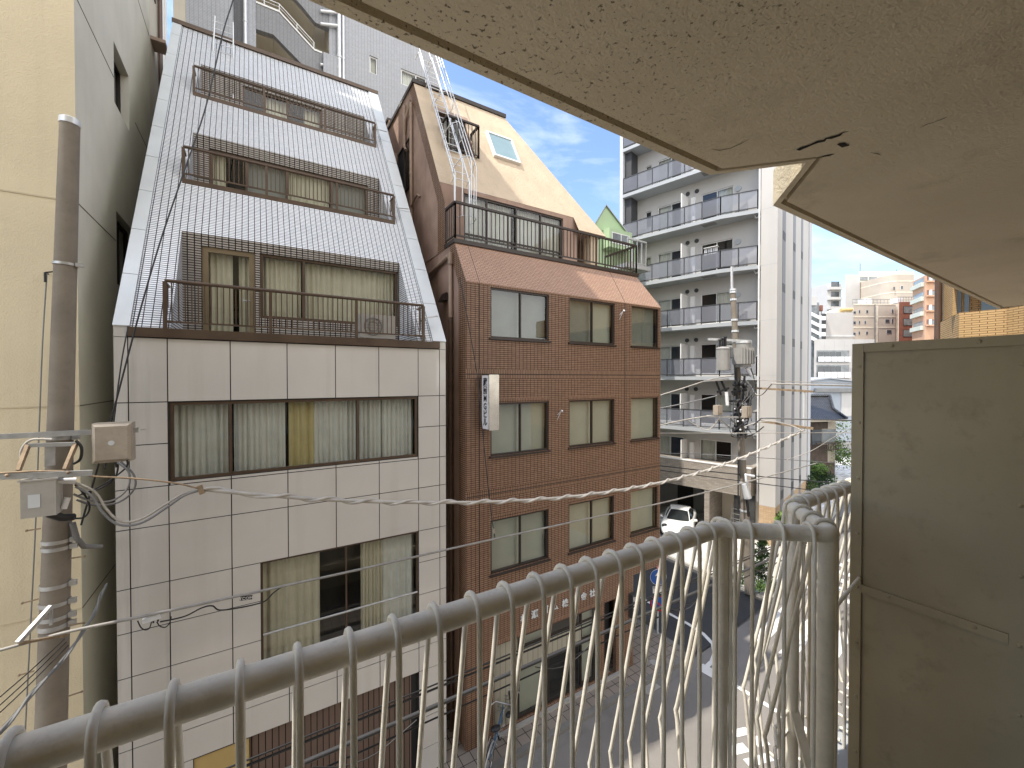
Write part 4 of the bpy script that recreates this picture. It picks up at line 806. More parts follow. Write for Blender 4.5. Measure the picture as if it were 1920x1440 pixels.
rc = MB().box(b1 + .002, b2 - .002, TYY + .45, TYY + .5, PAVE, TZ); rc.poly([(b1, TYY, 5), (b1, TYY + .46, 5), (b1, TYY + .46, TZ), (b1, TYY, TZ)]); rc.poly([(b2, TYY, 5), (b2, TYY + .46, 5), (b2, TYY + .46, TZ), (b2, TYY, TZ)]); rc.build('wall_recess', 'tower_dark', tw)
window(tw, tf, *smallw, .05, (), 'white_paint', 'glass', .05, ((smallw[0] + .05, smallw[1] - .05, 'blind'),)); window(tw, tf, *bigw, .05, ((bigw[0] + bigw[1]) / 2 + .1,), 'white_paint', 'glass', .05, ((bigw[0] + .05, bigw[0] + .75, 'curtain_white'),))
# stair well: beige lining, dark tiled parapets that slant down to the right
sw_ = MB(); yb2 = TYY + 1.3
sw_.poly([(ST0, yb2, 8), (ST1, yb2, 8), (ST1, yb2, TZ), (ST0, yb2, TZ)])
for x in (ST0, ST1): sw_.poly([(x, TYY + .141, 8), (x, yb2, 8), (x, yb2, TZ), (x, TYY + .141, TZ)])
sw_.build('stair_lining', 'stair_beige', tw)
def tp(x, y, Y=TYY - .02): q = on_y(x, y, Y); return (q.x, Y, q.z)
FL = T(480, 6)[1] - T(481, 54)[1]; RISE = None
def parapet(dz):
    P = [(480, 6), (524, 24), (589, 95), (604, 101), (616.8, 105), (616.8, 160), (592, 150), (566, 120), (513, 65), (480, 54)]
    return [(a, b, c + dz) for a, b, c in (tp(*p) for p in P)]
ZR_ = [0]; up2 = [tp(480, -75), tp(545, -1), tp(581, 41), tp(616.8, 54)]
dzz = up2[3][2] - tp(616.8, 160)[2]
for dz in (0, dzz, dzz * 2, -dzz):
    pts = parapet(dz); MB().prism(pts, (0, .22, 0)).build('stair_parapet', 'tower_dark', tw)
    cp = MB(); tl_ = pts[:4]
    for i in range(3):
        a, b = Vector(tl_[i]), Vector(tl_[i + 1]); cp.hexa([a + Vector((0, -.03, .0)), b + Vector((0, -.03, 0)), b + Vector((0, .25, 0)), a + Vector((0, .25, 0))], [a + Vector((0, -.03, .07)), b + Vector((0, -.03, .07)), b + Vector((0, .25, .07)), a + Vector((0, .25, .07))])
    cp.build('parapet_coping', 'white_paint', tw)
    r_ = MB(); off = Vector((0, .1, .42)); r_.tube([Vector(p) + off for p in tl_[:3]], .022, 5)
    r_.tube([Vector(p) + Vector((0, .1, .3)) for p in tl_[:3]], .012, 5)
    for i, t in ((0, .35), (1, 0), (1, .5), (2, 0)): q = Vector(tl_[i]).lerp(Vector(tl_[i + 1]), t); r_.tube([q + Vector((0, .1, .05)), q + off], .02, 5)
    r_.build('stair_handrail', 'white_paint', tw)
    MB().hexa([(ST0 + .01, TYY + .25, pts[9][2] - .0), (pts[8][0], TYY + .25, pts[8][2]), (pts[8][0], yb2 - .01, pts[8][2]), (ST0 + .01, yb2 - .01, pts[9][2])], [(ST0 + .01, TYY + .25, pts[9][2] + .18), (pts[8][0], TYY + .25, pts[8][2] + .18), (pts[8][0], yb2 - .01, pts[8][2] + .18), (ST0 + .01, yb2 - .01, pts[9][2] + .18)]).build('stair_landing', 'stair_beige', tw)
    MB().hexa([Vector(pts[8]) + Vector((.01, .25, 0)), Vector(pts[6]) + Vector((0, .25, 0)), Vector(pts[6]) + Vector((0, 1.27, 0)), Vector(pts[8]) + Vector((.01, 1.27, 0))], [Vector(pts[8]) + Vector((.01, .25, .2)), Vector(pts[6]) + Vector((0, .25, .2)), Vector(pts[6]) + Vector((0, 1.27, .2)), Vector(pts[8]) + Vector((.01, 1.27, .2))]).build('stair_flight', 'stair_beige', tw)
dd = MB(); q0 = T(590, 80); dd.box(T(588, 90)[0], ST1 - .02, yb2 - .03, yb2 - .01, T(600, 101)[1] - .3, T(600, 78)[1]); dd.build('stair_door', 'black', tw)
for px, r in ((635, .085), (643, .05), (460, .06)):
    x = T(px, 60)[0]; m_ = MB(); m_.tube([(x, TYY - .09, 5), (x, TYY - .09, TZ)], r, 8)
    for k in range(6): m_.tube([(x, TYY - .09, 9 + k * 2.3), (x, TYY - .09, 9.08 + k * 2.3)], r * 1.25, 8)
    m_.build('downpipe', 'galv_white', tw)
for yy in (28, 52, 128): a, b = T(600, yy - 8), T(632, yy); MB().tube([(a[0], TYY - .12, a[1] - .1), (b[0], TYY - .12, b[1])], .06, 7).build('branch_pipe', 'galv_white', tw)
a = T(605, 112); MB().box(a[0], a[0] + .55, TYY - .2, TYY - .025, a[1] - .75, a[1] + .2).build('pipe_box', 'tower_tile', tw)
MB().box(-2.4, TR - .02, TYY + 1.5, TYY + 9, PAVE, TZ).build('building_core', 'tower_tile', tw); MB().poly([(TR, TYY, PAVE), (TR, TYY + 9, PAVE), (TR, TYY + 9, TZ), (TR, TYY, TZ)]).build('far_side_wall', 'tower_tile', tw)
# ------------------------------------------------------------------ grey and white apartment block on the corner
AO = on_z(1422, 1017, PAVE); af = Fr((AO.x, AO.y, 0), (-.24, .971, 0), (.971, .24, 0)); ag = Fr((AO.x, AO.y, 0), (.971, .24, 0), (-.24, .971, 0))
ap = thing('apartment_block', (AO.x, AO.y, PAVE), 'white and grey apartment block with frosted glass balconies above a brick car port', 'apartment block')
AW = -.82; ATOP = 23.0; LW = 8.35                       # the white pier is af a in (AW, 0)
BD = .60                                                # depth of the balcony back wall behind the pier face
MB().fbox(af, AW, -.002, 0, 10.5, -7.2, ATOP).build('street_pier', 'white_render', ap); MB().fbox(af, AW + .003, -.005, .003, 10.4, PAVE, -7.201).build('pier_base', 'orange_brick', ap)
for z in (9.55, 6.4, 3.3, .2, -2.9, -6.0): MB().fbox(af, AW - .002, -.01, -.003, .001, z - .008, z + .008).build('joint_line', 'slab_grey', ap)
# slits in the street face
rg = Fr(af.p(AW, 0, 0), (.971, .24, 0), (-.24, .971, 0))
for a, b in ((1.15, 1.95), (4.0, 4.75), (6.5, 7.1)): MB().fbox(rg, a, b, -.012, .05, -8.6, ATOP).build('window_slit', 'slit_glass', ap)
for z in range(-7, 22, 3):
    for a, b in ((1.2, 1.9), (4.05, 4.7), (6.55, 7.05)): MB().fbox(rg, a, b, -.02, -.0125, z, z + .5).build('slit_panel', 'charcoal', ap)
MB().fbox(rg, 9.2, 10.2, -.05, 0, PAVE, ATOP).build('end_fin', 'grey_render', ap)
# back wall with openings, repeated per storey
RT = [10.75 + 3.16 * k for k in (2, 1, 0, -1, -2, -3, -4)]         # rail tops
hq = lambda x, y: af.hit(x, y, BD)[0]
sx0, sx1 = hq(1221, 420), hq(1210, 420); wA0, wA1 = hq(1284, 400), hq(1233, 410); scr = hq(1290, 380); mb0, mb1 = hq(1305, 370), hq(1297, 370); wB0, wB1 = hq(1375, 360), hq(1315, 370)
hol = []
for rt in RT:
    fl = rt - 1.1; hol += [(sx0, sx1, fl + .85, fl + 1.95), (wA0, wA1, fl + .12, fl + 2.02), (wB0, wB1, fl + .12, fl + 2.02)]
hol += [(wA0, wA1, -5.9, -3.85), (wB0, wB1, -5.9, -3.85)]
MB().wall(af, .0, LW, -6.2, ATOP, hol, .12, BD).build('back_wall', 'white_render', ap)
MB().fbox(af, LW + .001, LW + .25, -.55, 6, PAVE, ATOP).build('end_fin', 'grey_render', ap)
MB().fbox(af, LW - .5, LW - .0, BD - .9, BD - .001, -6, ATOP).build('dark_return', 'charcoal', ap)
MB().fbox(af, .0, LW, BD + 1.0, 10.3, -6.3, ATOP).build('building_core', 'grey_render', ap)
for a_, b_ in ((wA0, wA1), (wB0, wB1)): window(ap, af, a_, b_, -5.9, -3.85, BD + .06, ((a_ + b_) / 2,), 'white_paint', 'glass', .05, (((a_ + b_) / 2, b_ - .05, 'curtain_white'),), room=.6)
MB().fbox(af, scr - .03, scr + .03, -.3, BD, -6.1, -3.9).build('privacy_screen', 'white_paint', ap); MB().fbox(af, mb0, mb1, BD - .14, BD - .002, -6.0, -4.1).build('meter_cabinet', 'white_paint', ap)
for i, rt in enumerate(RT):
    fl = rt - 1.1
    window(ap, af, sx0, sx1, fl + .85, fl + 1.95, BD + .06, (), 'white_paint', 'glass', .04, ((sx0 + .05, sx1 - .05, 'blind'),) if i % 2 else (), room=.4)
    mA = (wA0 + wA1) / 2; window(ap, af, wA0, wA1, fl + .12, fl + 2.02, BD + .06, (mA,), 'white_paint', 'glass', .05, ((mA, wA1 - .05, 'curtain_white'),), room=.6)
    mBb = (wB0 + wB1) / 2; window(ap, af, wB0, wB1, fl + .12, fl + 2.02, BD + .06, (mBb,), 'white_paint', 'glass', .05, ((wB0 + .05, mBb, 'curtain_white'),) if i != 3 else (), room=.6)
    # slab with its chamfered end, then the frosted glass
    E1, E2, FR = .10, 1.95, -.60
    out = [(LW - .01, FR), (E2, FR), (E1, -.08), (E1, BD - .002), (LW - .01, BD - .002)]
    MB().prism([af.p(a, d, fl - .25) for a, d in out], (0, 0, .22)).build('balcony_slab', 'slab_grey', ap)
    gl = MB(); rl_ = MB(); line = [(LW - .03, FR + .05), (E2 + .02, FR + .05), (E1 + .05, -.04), (E1 + .05, .3)]
    for s_ in range(3):
        (a0, d0), (a1, d1) = line[s_], line[s_ + 1]; L_ = math.hypot(a1 - a0, d1 - d0); n = (6, 2, 1)[s_]
        p0, p1 = af.p(a0, d0, fl), af.p(a1, d1, fl); up = Vector((0, 0, 1))
        gl.poly([p0 + up * .10, p1 + up * .10, p1 + up * 1.06, p0 + up * 1.06]); rl_.bar(p0 + up * 1.08, p1 + up * 1.08, .05, .045); rl_.bar(p0 + up * .08, p1 + up * .08, .045, .05)
        for k in range(n + 1): q = p0.lerp(p1, k / n); rl_.bar(q + up * -.02, q + up * 1.07, .04, .05)
    gl.build('balcony_glass', 'balcony_glass', ap); rl_.build('balcony_rail', 'charcoal', ap)
    MB().fbox(af, scr - .03, scr + .03, -.45, BD, fl + .05, fl + 2.05).build('privacy_screen', 'white_paint', ap)
    MB().fbox(af, mb0, mb1, BD - .14, BD - .002, fl + .2, fl + 1.95).build('meter_cabinet', 'white_paint', ap)
    nn = af.N * -1
    for px in (1290, 1307): q = af.p(hq(px, 355), BD - .001, fl + 2.32); MB().disc(q + nn * .05, nn, .13, 14, .05).build('vent_cap', 'charcoal', ap)
    MB().disc(af.p(hq(1384.6, 355), BD - .05, fl + 1.72), nn, .17, 16, .05).build('vent_cap', 'slab_grey', ap)
    h_ = MB(); h_.fbox(af, 2.35, 3.15, -.35, .15, fl - .262, fl - .252); h_.build('escape_hatch', 'cable_grey', ap)
    ac_ = MB(); ac_.fbox(af, .75, 1.5, .05, .38, fl + .02, fl + .62); ac_.disc(af.p(1.12, .045, fl + .33), nn, .22, 16, .01); ac_.build('outdoor_unit', 'box_grey', ap)
    MB().tube([af.p(.35, .25, fl - .26), af.p(.3, .2, fl - .42), af.p(-.05, .1, fl - .42)], .05, 7).build('drain_pipe', 'white_paint', ap)
MB().tube([af.p(.06, -.06, -7), af.p(.06, -.06, ATOP)], .05, 8).build('downpipe', 'white_paint', ap)
# things left out on one balcony: a hanging airer of washing
wa = af.p((wB0 + wB1) / 2 + .1, -.2, RT[3] - 1.1 + 1.55)
la = thing('laundry_airer', wa - Vector((0, 0, .5)), 'white hanging airer of small washing on the apartment balcony just left of the street pole', 'laundry airer')
MB().fbox(af, (wB0 + wB1) / 2 - .35, (wB0 + wB1) / 2 + .45, -.35, -.05, RT[3] + .35, RT[3] + .38).build('airer_frame', 'white_paint', la); m_ = MB()
for k in range(8): a = (wB0 + wB1) / 2 - .33 + k * .1; m_.fbox(af, a, a + .07, -.25 + .03 * (k % 3), -.235 + .03 * (k % 3), RT[3] - .02 * (k % 4), RT[3] + .34)
m_.build('washing', 'sign_white', la)
# brick podium over the car port
PZ0, PZ1 = -6.72, -5.12
MB().fbox(af, .25, 7.9, -.62, 4, PZ0, PZ1).build('brick_podium', 'podium_brick', ap); MB().fbox(af, .24, 7.9, -.64, -.40, PZ1 + .002, PZ1 + .06).build('podium_coping', 'white_paint', ap)
pl = af.hit(1322, 935, -.45)[0]
MB().fbox(af, pl - .3, pl - .0, -.58, -.1, PAVE, PZ0 - .002).build('car_port_pier', 'podium_brick', ap); MB().fbox(af, pl - .3, pl - .15, -.098, 1.7, PAVE, PZ0 - .003).build('entrance_wall', 'podium_brick', ap)
MB().fbox(af, .3, pl - .31, 1.7, 1.8, PAVE, PZ0 - .004).build('entrance_back_wall', 'stair_beige', ap); MB().fbox(af, .6, 1.75, 1.6, 1.69, PAVE, -7.15).build('entrance_door', 'window_dark', ap)
MB().fbox(af, pl, 7.9, 3.6, 3.7, PAVE, PZ0 - .004).build('car_port_back_wall', 'grey_render', ap); MB().fbox(af, 5.0, 6.1, 3.5, 3.59, PAVE, -7.1).build('car_port_door', 'charcoal', ap)
MB().fbox(af, .02, .25, .5, 3, PAVE, -6.6).build('entrance_side_wall', 'stair_beige', ap)
# ------------------------------------------------------------------ pale green gabled house up the side street
gh = thing('green_gabled_house', (27, 30, PAVE), 'pale green gabled house with a bay window, peeping out beside the tan sloping roof', 'house')
gd = 27.0; gq = lambda x, y, d=gd: at_d(x, y, d)
apx, eL = gq(1137, 387), gq(1115, 420); gy = apx.y; gf = plane_y(gy); u = lambda x, y: gf.hit(x, y)
A_, L_, = u(1137, 387), u(1112, 424); W_ = A_[0] - L_[0]; wid = W_ * 2.6
prof = [(L_[0] - .3, L_[1] - .6), (A_[0], A_[1]), (A_[0] + W_ * 2.4, A_[1] - (A_[1] - L_[1]) * 1.35), (A_[0] + W_ * 2.4, PAVE), (L_[0] - .3, PAVE)]
vg = Vector((apx.x, apx.y, 0)).normalized() * 8; MB().prism([(a, gy, z) for a, z in prof], vg).build('wall', 'green_render', gh)
rr = MB()
for (p, q) in ((prof[0], prof[1]), (prof[1], prof[2])): e0 = [Vector((w[0], gy, w[1] + .01)) - vg * .02 for w in (p, q)]; b4 = [e0[0], e0[1], e0[1] + vg * 1.03, e0[0] + vg * 1.03]; rr.hexa(b4, [w + Vector((0, 0, .08)) for w in b4])
rr.build('roof', 'slab_grey', gh)
a0, z1 = u(1128, 432); a1, z0 = u(1170, 450)[0], u(1140, 470)[1]
MB().box(a0, a1, gy - .7, gy - .001, z0, z1).build('bay', 'green_render', gh); BF = plane_y(gy - .705)
window(gh, BF, a0 + .2, a1 - .25, z0 + .25, z1 - .25, -.02, ((a0 + a1) / 2,), 'white_paint', 'glass', .06, (((a0 + a1) / 2, a1 - .3, 'curtain_white'),), room=0)
MB().box(a0 + .2, a1 - .25, gy - .704, gy - .702, z0 + .25, z1 - .25).build('bay_backing', 'window_grey', gh)
rl2 = MB(); q0 = u(1128, 462); q1 = u(1158, 470); railing_mb([(q0[0], gy - 2.2, q0[1] - 1.6), (q1[0] + .2, gy - 2.2, q0[1] - 1.6)], 1.5, .45, .03, .05, .1).build('balcony_rail', 'galv', gh); MB().box(q0[0] - .2, q1[0] + .5, gy - 2.3, gy - .71, q0[1] - 1.85, q0[1] - 1.6).build('balcony_slab', 'galv', gh)
# ------------------------------------------------------------------ utility poles
pA, pB = on_y(131, 232, 8.28), on_y(95, 1400, 8.28); pdir = (pA - pB).normalized(); pbase = pB + pdir * ((ROAD + .0 - pB.z) / pdir.z)
p1 = thing('utility_pole', (pbase.x, 8.28, ROAD), 'thick concrete utility pole with a white cap, rising in front of the cream wall', 'utility pole')
def pax(z): return pB + pdir * ((z - pB.z) / pdir.z)
def prad(z): return .104 + (pA.z - z) * .0068
zs_ = [ROAD - .1, -7, -5, -3, -1, 1, 3, pA.z]
MB().tube([pax(z) for z in zs_], [prad(z) for z in zs_], 28).build('shaft', 'concrete_pole', p1)
MB().tube([pA - pdir * .02, pA + pdir * .06], .112, 24).tube([pA + pdir * .06, pA + pdir * .075], [.112, .09], 24).build('cap', 'galv_white', p1)
def band(y, r=.012, h=.05, m='galv'):
    z = on_y(110, y, 8.1).z; q = MB(); q.tube([pax(z - h / 2), pax(z + h / 2)], prad(z) + r, 24); e = pax(z) + Vector((prad(z) + .03, -.05, 0)); q.box(e.x - .03, e.x + .05, e.y - .03, e.y + .02, z - h * .7, z + h * .7); q.build('band', m, p1)
for y, h in ((490, .035), (822, .06), (1019, .05), (1032, .05), (1103, .05), (1137, .05), (1163, .05), (1180, .06)): band(y, .012, h)
def bolt(x0, y0, x1, y1, Y=8.2):
    MB().tube([on_y(x0, y0, Y), on_y(x1, y1, Y)], .010, 6).ball(on_y(x1, y1, Y), .018, 6).build('step_bolt', 'rusty', p1)
for b in ((76, 991, 50, 995), (132, 1047, 158, 1043), (72, 1123, 42, 1131), (130, 1172, 157, 1168), (64, 1258, 36, 1266), (126, 1306, 153, 1297), (118, 455, 112, 452), (122, 620, 116, 618)): bolt(*b)
c2 = lambda x, y: (x * .15275, 760 + y * .15275); c3 = lambda x, y: (x * .3196, 980 + y * .3196)
def oy(c, x, y, Y): q = c(x, y); return on_y(q[0], q[1], Y)
a, b = oy(c2, -200, 395, 8.10), oy(c2, 1700, 338, 8.10); m_ = MB(); m_.box(a.x, b.x, 8.10, 8.106, a.z - .035, a.z + .035).box(a.x, b.x, 8.106, 8.14, a.z + .029, a.z + .035)
for k in range(14): x = a.x + .1 + k * .11; m_.box(x, x + .05, 8.098, 8.0995, a.z - .009, a.z + .009)
m_.build('slotted_arm', 'galv', p1)
# rusty bracket frame, channel arm, boxes
t0, t1, u0, u1 = oy(c2, 345, 490, 7.98), oy(c2, 930, 475, 7.98), oy(c2, 225, 800, 7.80), oy(c2, 800, 785, 7.80)
MB().bar(t0, t1, .05, .05).bar(oy(c2, 615, 500, 7.99), oy(c2, 615, 740, 7.99), .10, .012).build('bracket_plate', 'galv', p1); MB().bar(t0, u0, .04, .05).build('bracket_side', 'rusty', p1); MB().bar(t1, u1, .04, .05).build('bracket_side', 'rusty', p1)
a, b = oy(c2, -150, 880, 7.78), oy(c2, 1135, 828, 7.78); MB().bar(a, b, .05, .075).build('channel_arm', 'galv', p1)
m_ = MB()
for x in (85, 835): q = oy(c2, x, 862 - (x - 85) * .05, 7.74); m_.ball(q, .022, 8)
m_.build('arm_bolt', 'rusty', p1)
a, b = oy(c2, 245, 945, 7.75), oy(c2, 690, 1345, 7.75); MB().box(a.x, b.x - .0, 7.75, 7.98, b.z, a.z).box(a.x - .02, b.x + .02, 7.735, 7.99, a.z + .001, a.z + .02).build('grey_box', 'box_grey', p1)
q0, q1 = oy(c2, 340, 1105, 7.745), oy(c2, 495, 1250, 7.745); MB().box(q0.x, q1.x, 7.744, 7.7485, q1.z, q0.z).build('box_plate', 'trim_panel', p1)
a, b = oy(c2, 1118, 228, 8.02), oy(c2, 1625, 680, 8.02)
m_ = MB(); m_.box(a.x, b.x, 8.02, 8.22, b.z, a.z); g_ = .045; m_.hexa([(a.x + .01, 8.018, b.z + .01), (b.x - .01, 8.018, b.z + .01), (b.x - .01, 8.018, a.z - .01), (a.x + .01, 8.018, a.z - .01)], [(a.x + g_, 7.985, b.z + g_), (b.x - g_, 7.985, b.z + g_), (b.x - g_, 7.985, a.z - g_), (a.x + g_, 7.985, a.z - g_)])
tb_ = m_.build('telecom_box', 'box_tan', p1); MB().disc(((a.x + b.x) / 2, 7.978, (a.z + b.z) / 2), (0, -1, 0), .035, 14, .005).build('box_badge', 'trim_panel', tb_)
m_ = MB(); m_.tube([oy(c2, 640, 930, 7.85), oy(c2, 930, 925, 7.9)], [.035, .045], 10); m_.tube([oy(c2, 780, 1270, 7.9), oy(c2, 830, 1130, 7.92)], .035, 8); m_.tube([oy(c2, 450, 930, 7.8), oy(c2, 450, 885, 7.8)], .04, 8); m_.build('insulator', 'sign_white', p1)
m_ = MB(); m_.tube([oy(c2, 600, 1330, 7.85), oy(c2, 760, 1380, 7.9), oy(c2, 900, 1370, 8.0)], .05, 8); m_.build('cable_gland', 'black', p1); m_ = MB(); m_.tube([oy(c2, 1430, 690, 8.05), oy(c2, 1440, 760, 8.05)], [.03, .02], 8); m_.build('cable_gland', 'black', p1)
for i, pts in enumerate(([(640, 420), (380, 425), (270, 540), (260, 660)], [(930, 430), (1000, 520), (985, 660), (900, 720)], [(1440, 700), (1580, 820), (1570, 1010), (1400, 1160), (1150, 1180), (900, 1090)], [(1480, 690), (1640, 850), (1650, 1020), (1480, 1180), (1180, 1230), (940, 1160)], [(1560, 670), (1550, 760), (1380, 900), (1200, 1010), (1000, 1090)], [(920, 970), (1040, 1100), (1100, 1250), (1040, 1370), (900, 1390)], [(1450, 760), (1420, 870), (1320, 970), (1180, 1040), (940, 1110)])):
    Ys = 8.0
    def smooth(P, n=6):
        P = [Vector(p) for p in P]; out = []
        for k in range(len(P) - 1):
            p0, p1_, p2, p3 = P[max(k - 1, 0)], P[k], P[k + 1], P[min(k + 2, len(P) - 1)]
            for j in range(n): t = j / n; out.append(.5 * ((2 * p1_) + (p2 - p0) * t + (2 * p0 - 5 * p1_ + 4 * p2 - p3) * t * t + (3 * p1_ - p0 - 3 * p2 + p3) * t ** 3))
        out.append(P[-1]); return out
    MB().tube(smooth([oy(c2, x, y, Ys - .04 * (i % 3)) for x, y in pts]), (.016, .018, .014, .014, .012, .012, .012)[i], 6).build('cable_loop', ('cable_white', 'cable_black', 'cable_grey', 'cable_grey', 'cable_black', 'cable_black', 'cable_black')[i], p1)
MB().bar(oy(c3, 300, 490, 8.05), oy(c3, 105, 705, 7.7), .045, .05).bar(oy(c3, 300, 490, 8.05), oy(c3, 300, 600, 8.0), .03, .03).build('strut', 'galv', p1)
m_ = MB(); m_.bar(oy(c3, 110, 710, 7.7), oy(c3, 400, 655, 7.9), .03, .03); m_.ball(oy(c3, 365, 660, 7.88), .035, 8); m_.build('wire_clamp', 'rusty', p1); m_ = MB(); m_.tube([oy(c3, 425, 0, 8.2), oy(c3, 450, 90, 8.2), oy(c3, 490, 140, 8.3), oy(c3, 590, 140, 9.2)], .035, 8); m_.build('cable_conduit', 'cable_grey', p1)
# second pole, across the side street
b2_ = on_z(1405, 1112, PAVE); dep2 = 17.93; t2 = at_d(1374, 545, dep2)
p2 = thing('utility_pole', b2_, 'concrete utility pole crowded with transformers and wires, at the kerb before the apartment block', 'utility pole')
ax2 = lambda t: b2_.lerp(t2, t)
MB().tube([ax2(k / 6) for k in range(7)], [.185 - .013 * k for k in range(7)], 16).build('shaft', 'concrete_pole', p2)
MB().tube([t2, t2 + Vector((0, 0, .08))], .125, 14).build('cap', 'galv_white', p2); MB().bar(t2 + Vector((-.06, 0, -.1)), at_d(1372, 500, dep2), .09, .06).build('top_bracket', 'galv_white', p2)
P2 = lambda x, y, dd=0: at_d(x, y, dep2 + dd)
def band2(y): q = P2(1390, y); t = (q.z - b2_.z) / (t2.z - b2_.z); c = ax2(t); MB().tube([c - Vector((0, 0, .04)), c + Vector((0, 0, .04))], .185 - .078 * t + .02, 14).build('band', 'galv_white', p2)
for y in (548, 562, 600, 621, 640, 860, 905, 958, 985): band2(y)
m_ = MB(); m_.bar(P2(1328, 636, -.25), P2(1408, 640, -.25), .10, .10); m_.bar(P2(1345, 645, -.2), P2(1372, 650, -.2), .07, .07); m_.build('cross_arm', 'galv', p2)
m_ = MB(); c0, c1 = P2(1356, 694, -.35), P2(1356, 654, -.35); m_.tube([c0, c1], .27, 16); m_.tube([c1, c1 + Vector((0, 0, .08))], [.29, .2], 16); tr = m_.build('transformer', 'transformer_grey', p2); m_ = MB()
for dx, dy in ((-4, 646), (2, 643), (6, 640)): m_.tube([P2(1354 + dx, 652, -.4), P2(1354 + dx, dy - 8, -.4)], .05, 8); m_.ball(P2(1354 + dx, dy - 8, -.4), .07, 8)
m_.build('bushing', 'black', tr)
m_ = MB(); c0, c1 = P2(1394, 688, -.3), P2(1394, 644, -.3); m_.tube([c0, c1], .30, 16)
for k in range(22): a = 2 * math.pi * k / 22; d_ = Vector((math.cos(a), math.sin(a), 0)); m_.bar(c0 + d_ * .36 + Vector((0, 0, .12)), c1 + d_ * .36 + Vector((0, 0, -.2)), .03, .12)
tr = m_.build('transformer', 'transformer_grey', p2); MB().tube([c1, c1 + Vector((0, 0, .1))], [.32, .3], 16).build('lid', 'galv', tr)
m_ = MB()
for i in range(26):
    x, y = random.uniform(1376, 1402), random.uniform(705, 818); q = P2(x, y, random.uniform(-.35, .1)); m_.ball(q, random.uniform(.05, .12), 6, (1, 1, random.uniform(.6, 1.6)))
for (x0, y0, x1, y1) in ((1342, 712, 1352, 740), (1352, 712, 1362, 735), (1345, 735, 1366, 728), (1380, 690, 1384, 820), (1396, 705, 1390, 800), (1372, 735, 1400, 731), (1368, 752, 1404, 750)): m_.tube([P2(x0, y0, -.3), P2(x1, y1, -.2)], .05, 6)
m_.build('insulator_cluster', 'black', p2)
for i in range(14): q = P2(random.uniform(1374, 1408), random.uniform(705, 815), -.36); MB().ball(q, random.uniform(.03, .06), 6).build('porcelain_insulator', 'sign_white', p2)
for (x0, y0, x1, y1) in ((1362, 735, 1364, 760), (1410, 706, 1400, 690)): MB().tube([P2(x0, y0, -.4), P2(x1, y1, -.4)], .07, 8).build('porcelain_insulator', 'sign_white', p2)
m_ = MB()
for i in range(16):
    x0, y0, x1, y1 = random.uniform(1366, 1412), random.uniform(700, 790), random.uniform(1366, 1412), random.uniform(720, 830); a_, c_ = P2(x0, y0, -.35), P2(x1, y1, -.3); mid_ = (a_ + c_) / 2 + Vector((random.uniform(-.25, .25), 0, -random.uniform(.1, .35))); m_.tube(smooth([a_, mid_, c_], 5), random.choice([.016, .022, .028]), 5)
m_.build('jumper_wires', 'cable_dark', p2)
m_ = MB(); m_.bar(P2(1322, 714, -.5), P2(1366, 711, -.3), .09, .07); m_.bar(P2(1326, 780, -.5), P2(1396, 783, -.3), .09, .08); m_.bar(P2(1368, 784, -.3), P2(1392, 808, -.1), .06, .06); m_.bar(P2(1346, 784, -.4), P2(1368, 802, -.2), .05, .05); m_.build('cross_arm', 'galv', p2)
for x0, y0, x1, y1 in ((1342, 760, 1360, 778), (1396, 762, 1417, 783)):
    a, b = P2(x0, y0, -.6), P2(x1, y1, -.6); MB().box(a.x, b.x, a.y - .1, a.y + .12, b.z, a.z).box(a.x + .08, b.x - .08, a.y - .13, a.y - .101, b.z + .07, a.z - .07).build('junction_box', 'box_tan', p2)
ar0, ar1 = Vector((18.2, 9.5, on_y(1409, 728, 9.5).z)), Vector((18.3, 7.42, -.50)); al0, al1 = Vector((18.2, 9.3, on_y(1425, 790, 9.3).z)), Vector((18.3, 7.42, -1.93))
MB().bar(ar0, ar1, .07, .08).build('street_arm', 'rusty', p2); MB().bar(al0, al1, .07, .09).build('street_arm', 'rusty', p2); MB().tube([(18.3, 7.75, -.45), (18.3, 7.75, -2.05)], .045, 8).build('arm_tie', 'galv_white', p2)
m_ = MB(); m_.tube([P2(1414, 893, -.4), P2(1398, 890, -.4), P2(1400, 905, -.4)], .06, 8); m_.tube([P2(1396, 908, -.35), P2(1402, 934, -.35)], [.12, .15], 10); m_.build('street_light', 'galv_white', p2)
m_ = MB(); m_.tube([P2(1384, 860, -.2), P2(1384, 960, -.2)], .03, 6); m_.tube([P2(1400, 935, -.25), P2(1404, 968, -.25)], .06, 6); m_.build('conduit', 'cable_black', p2)
MB().box(b2_.x - .26, b2_.x - .2, b2_.y - .1, b2_.y + .1, -6.8, -6.1).build('pole_plate', 'sign_white', p2)
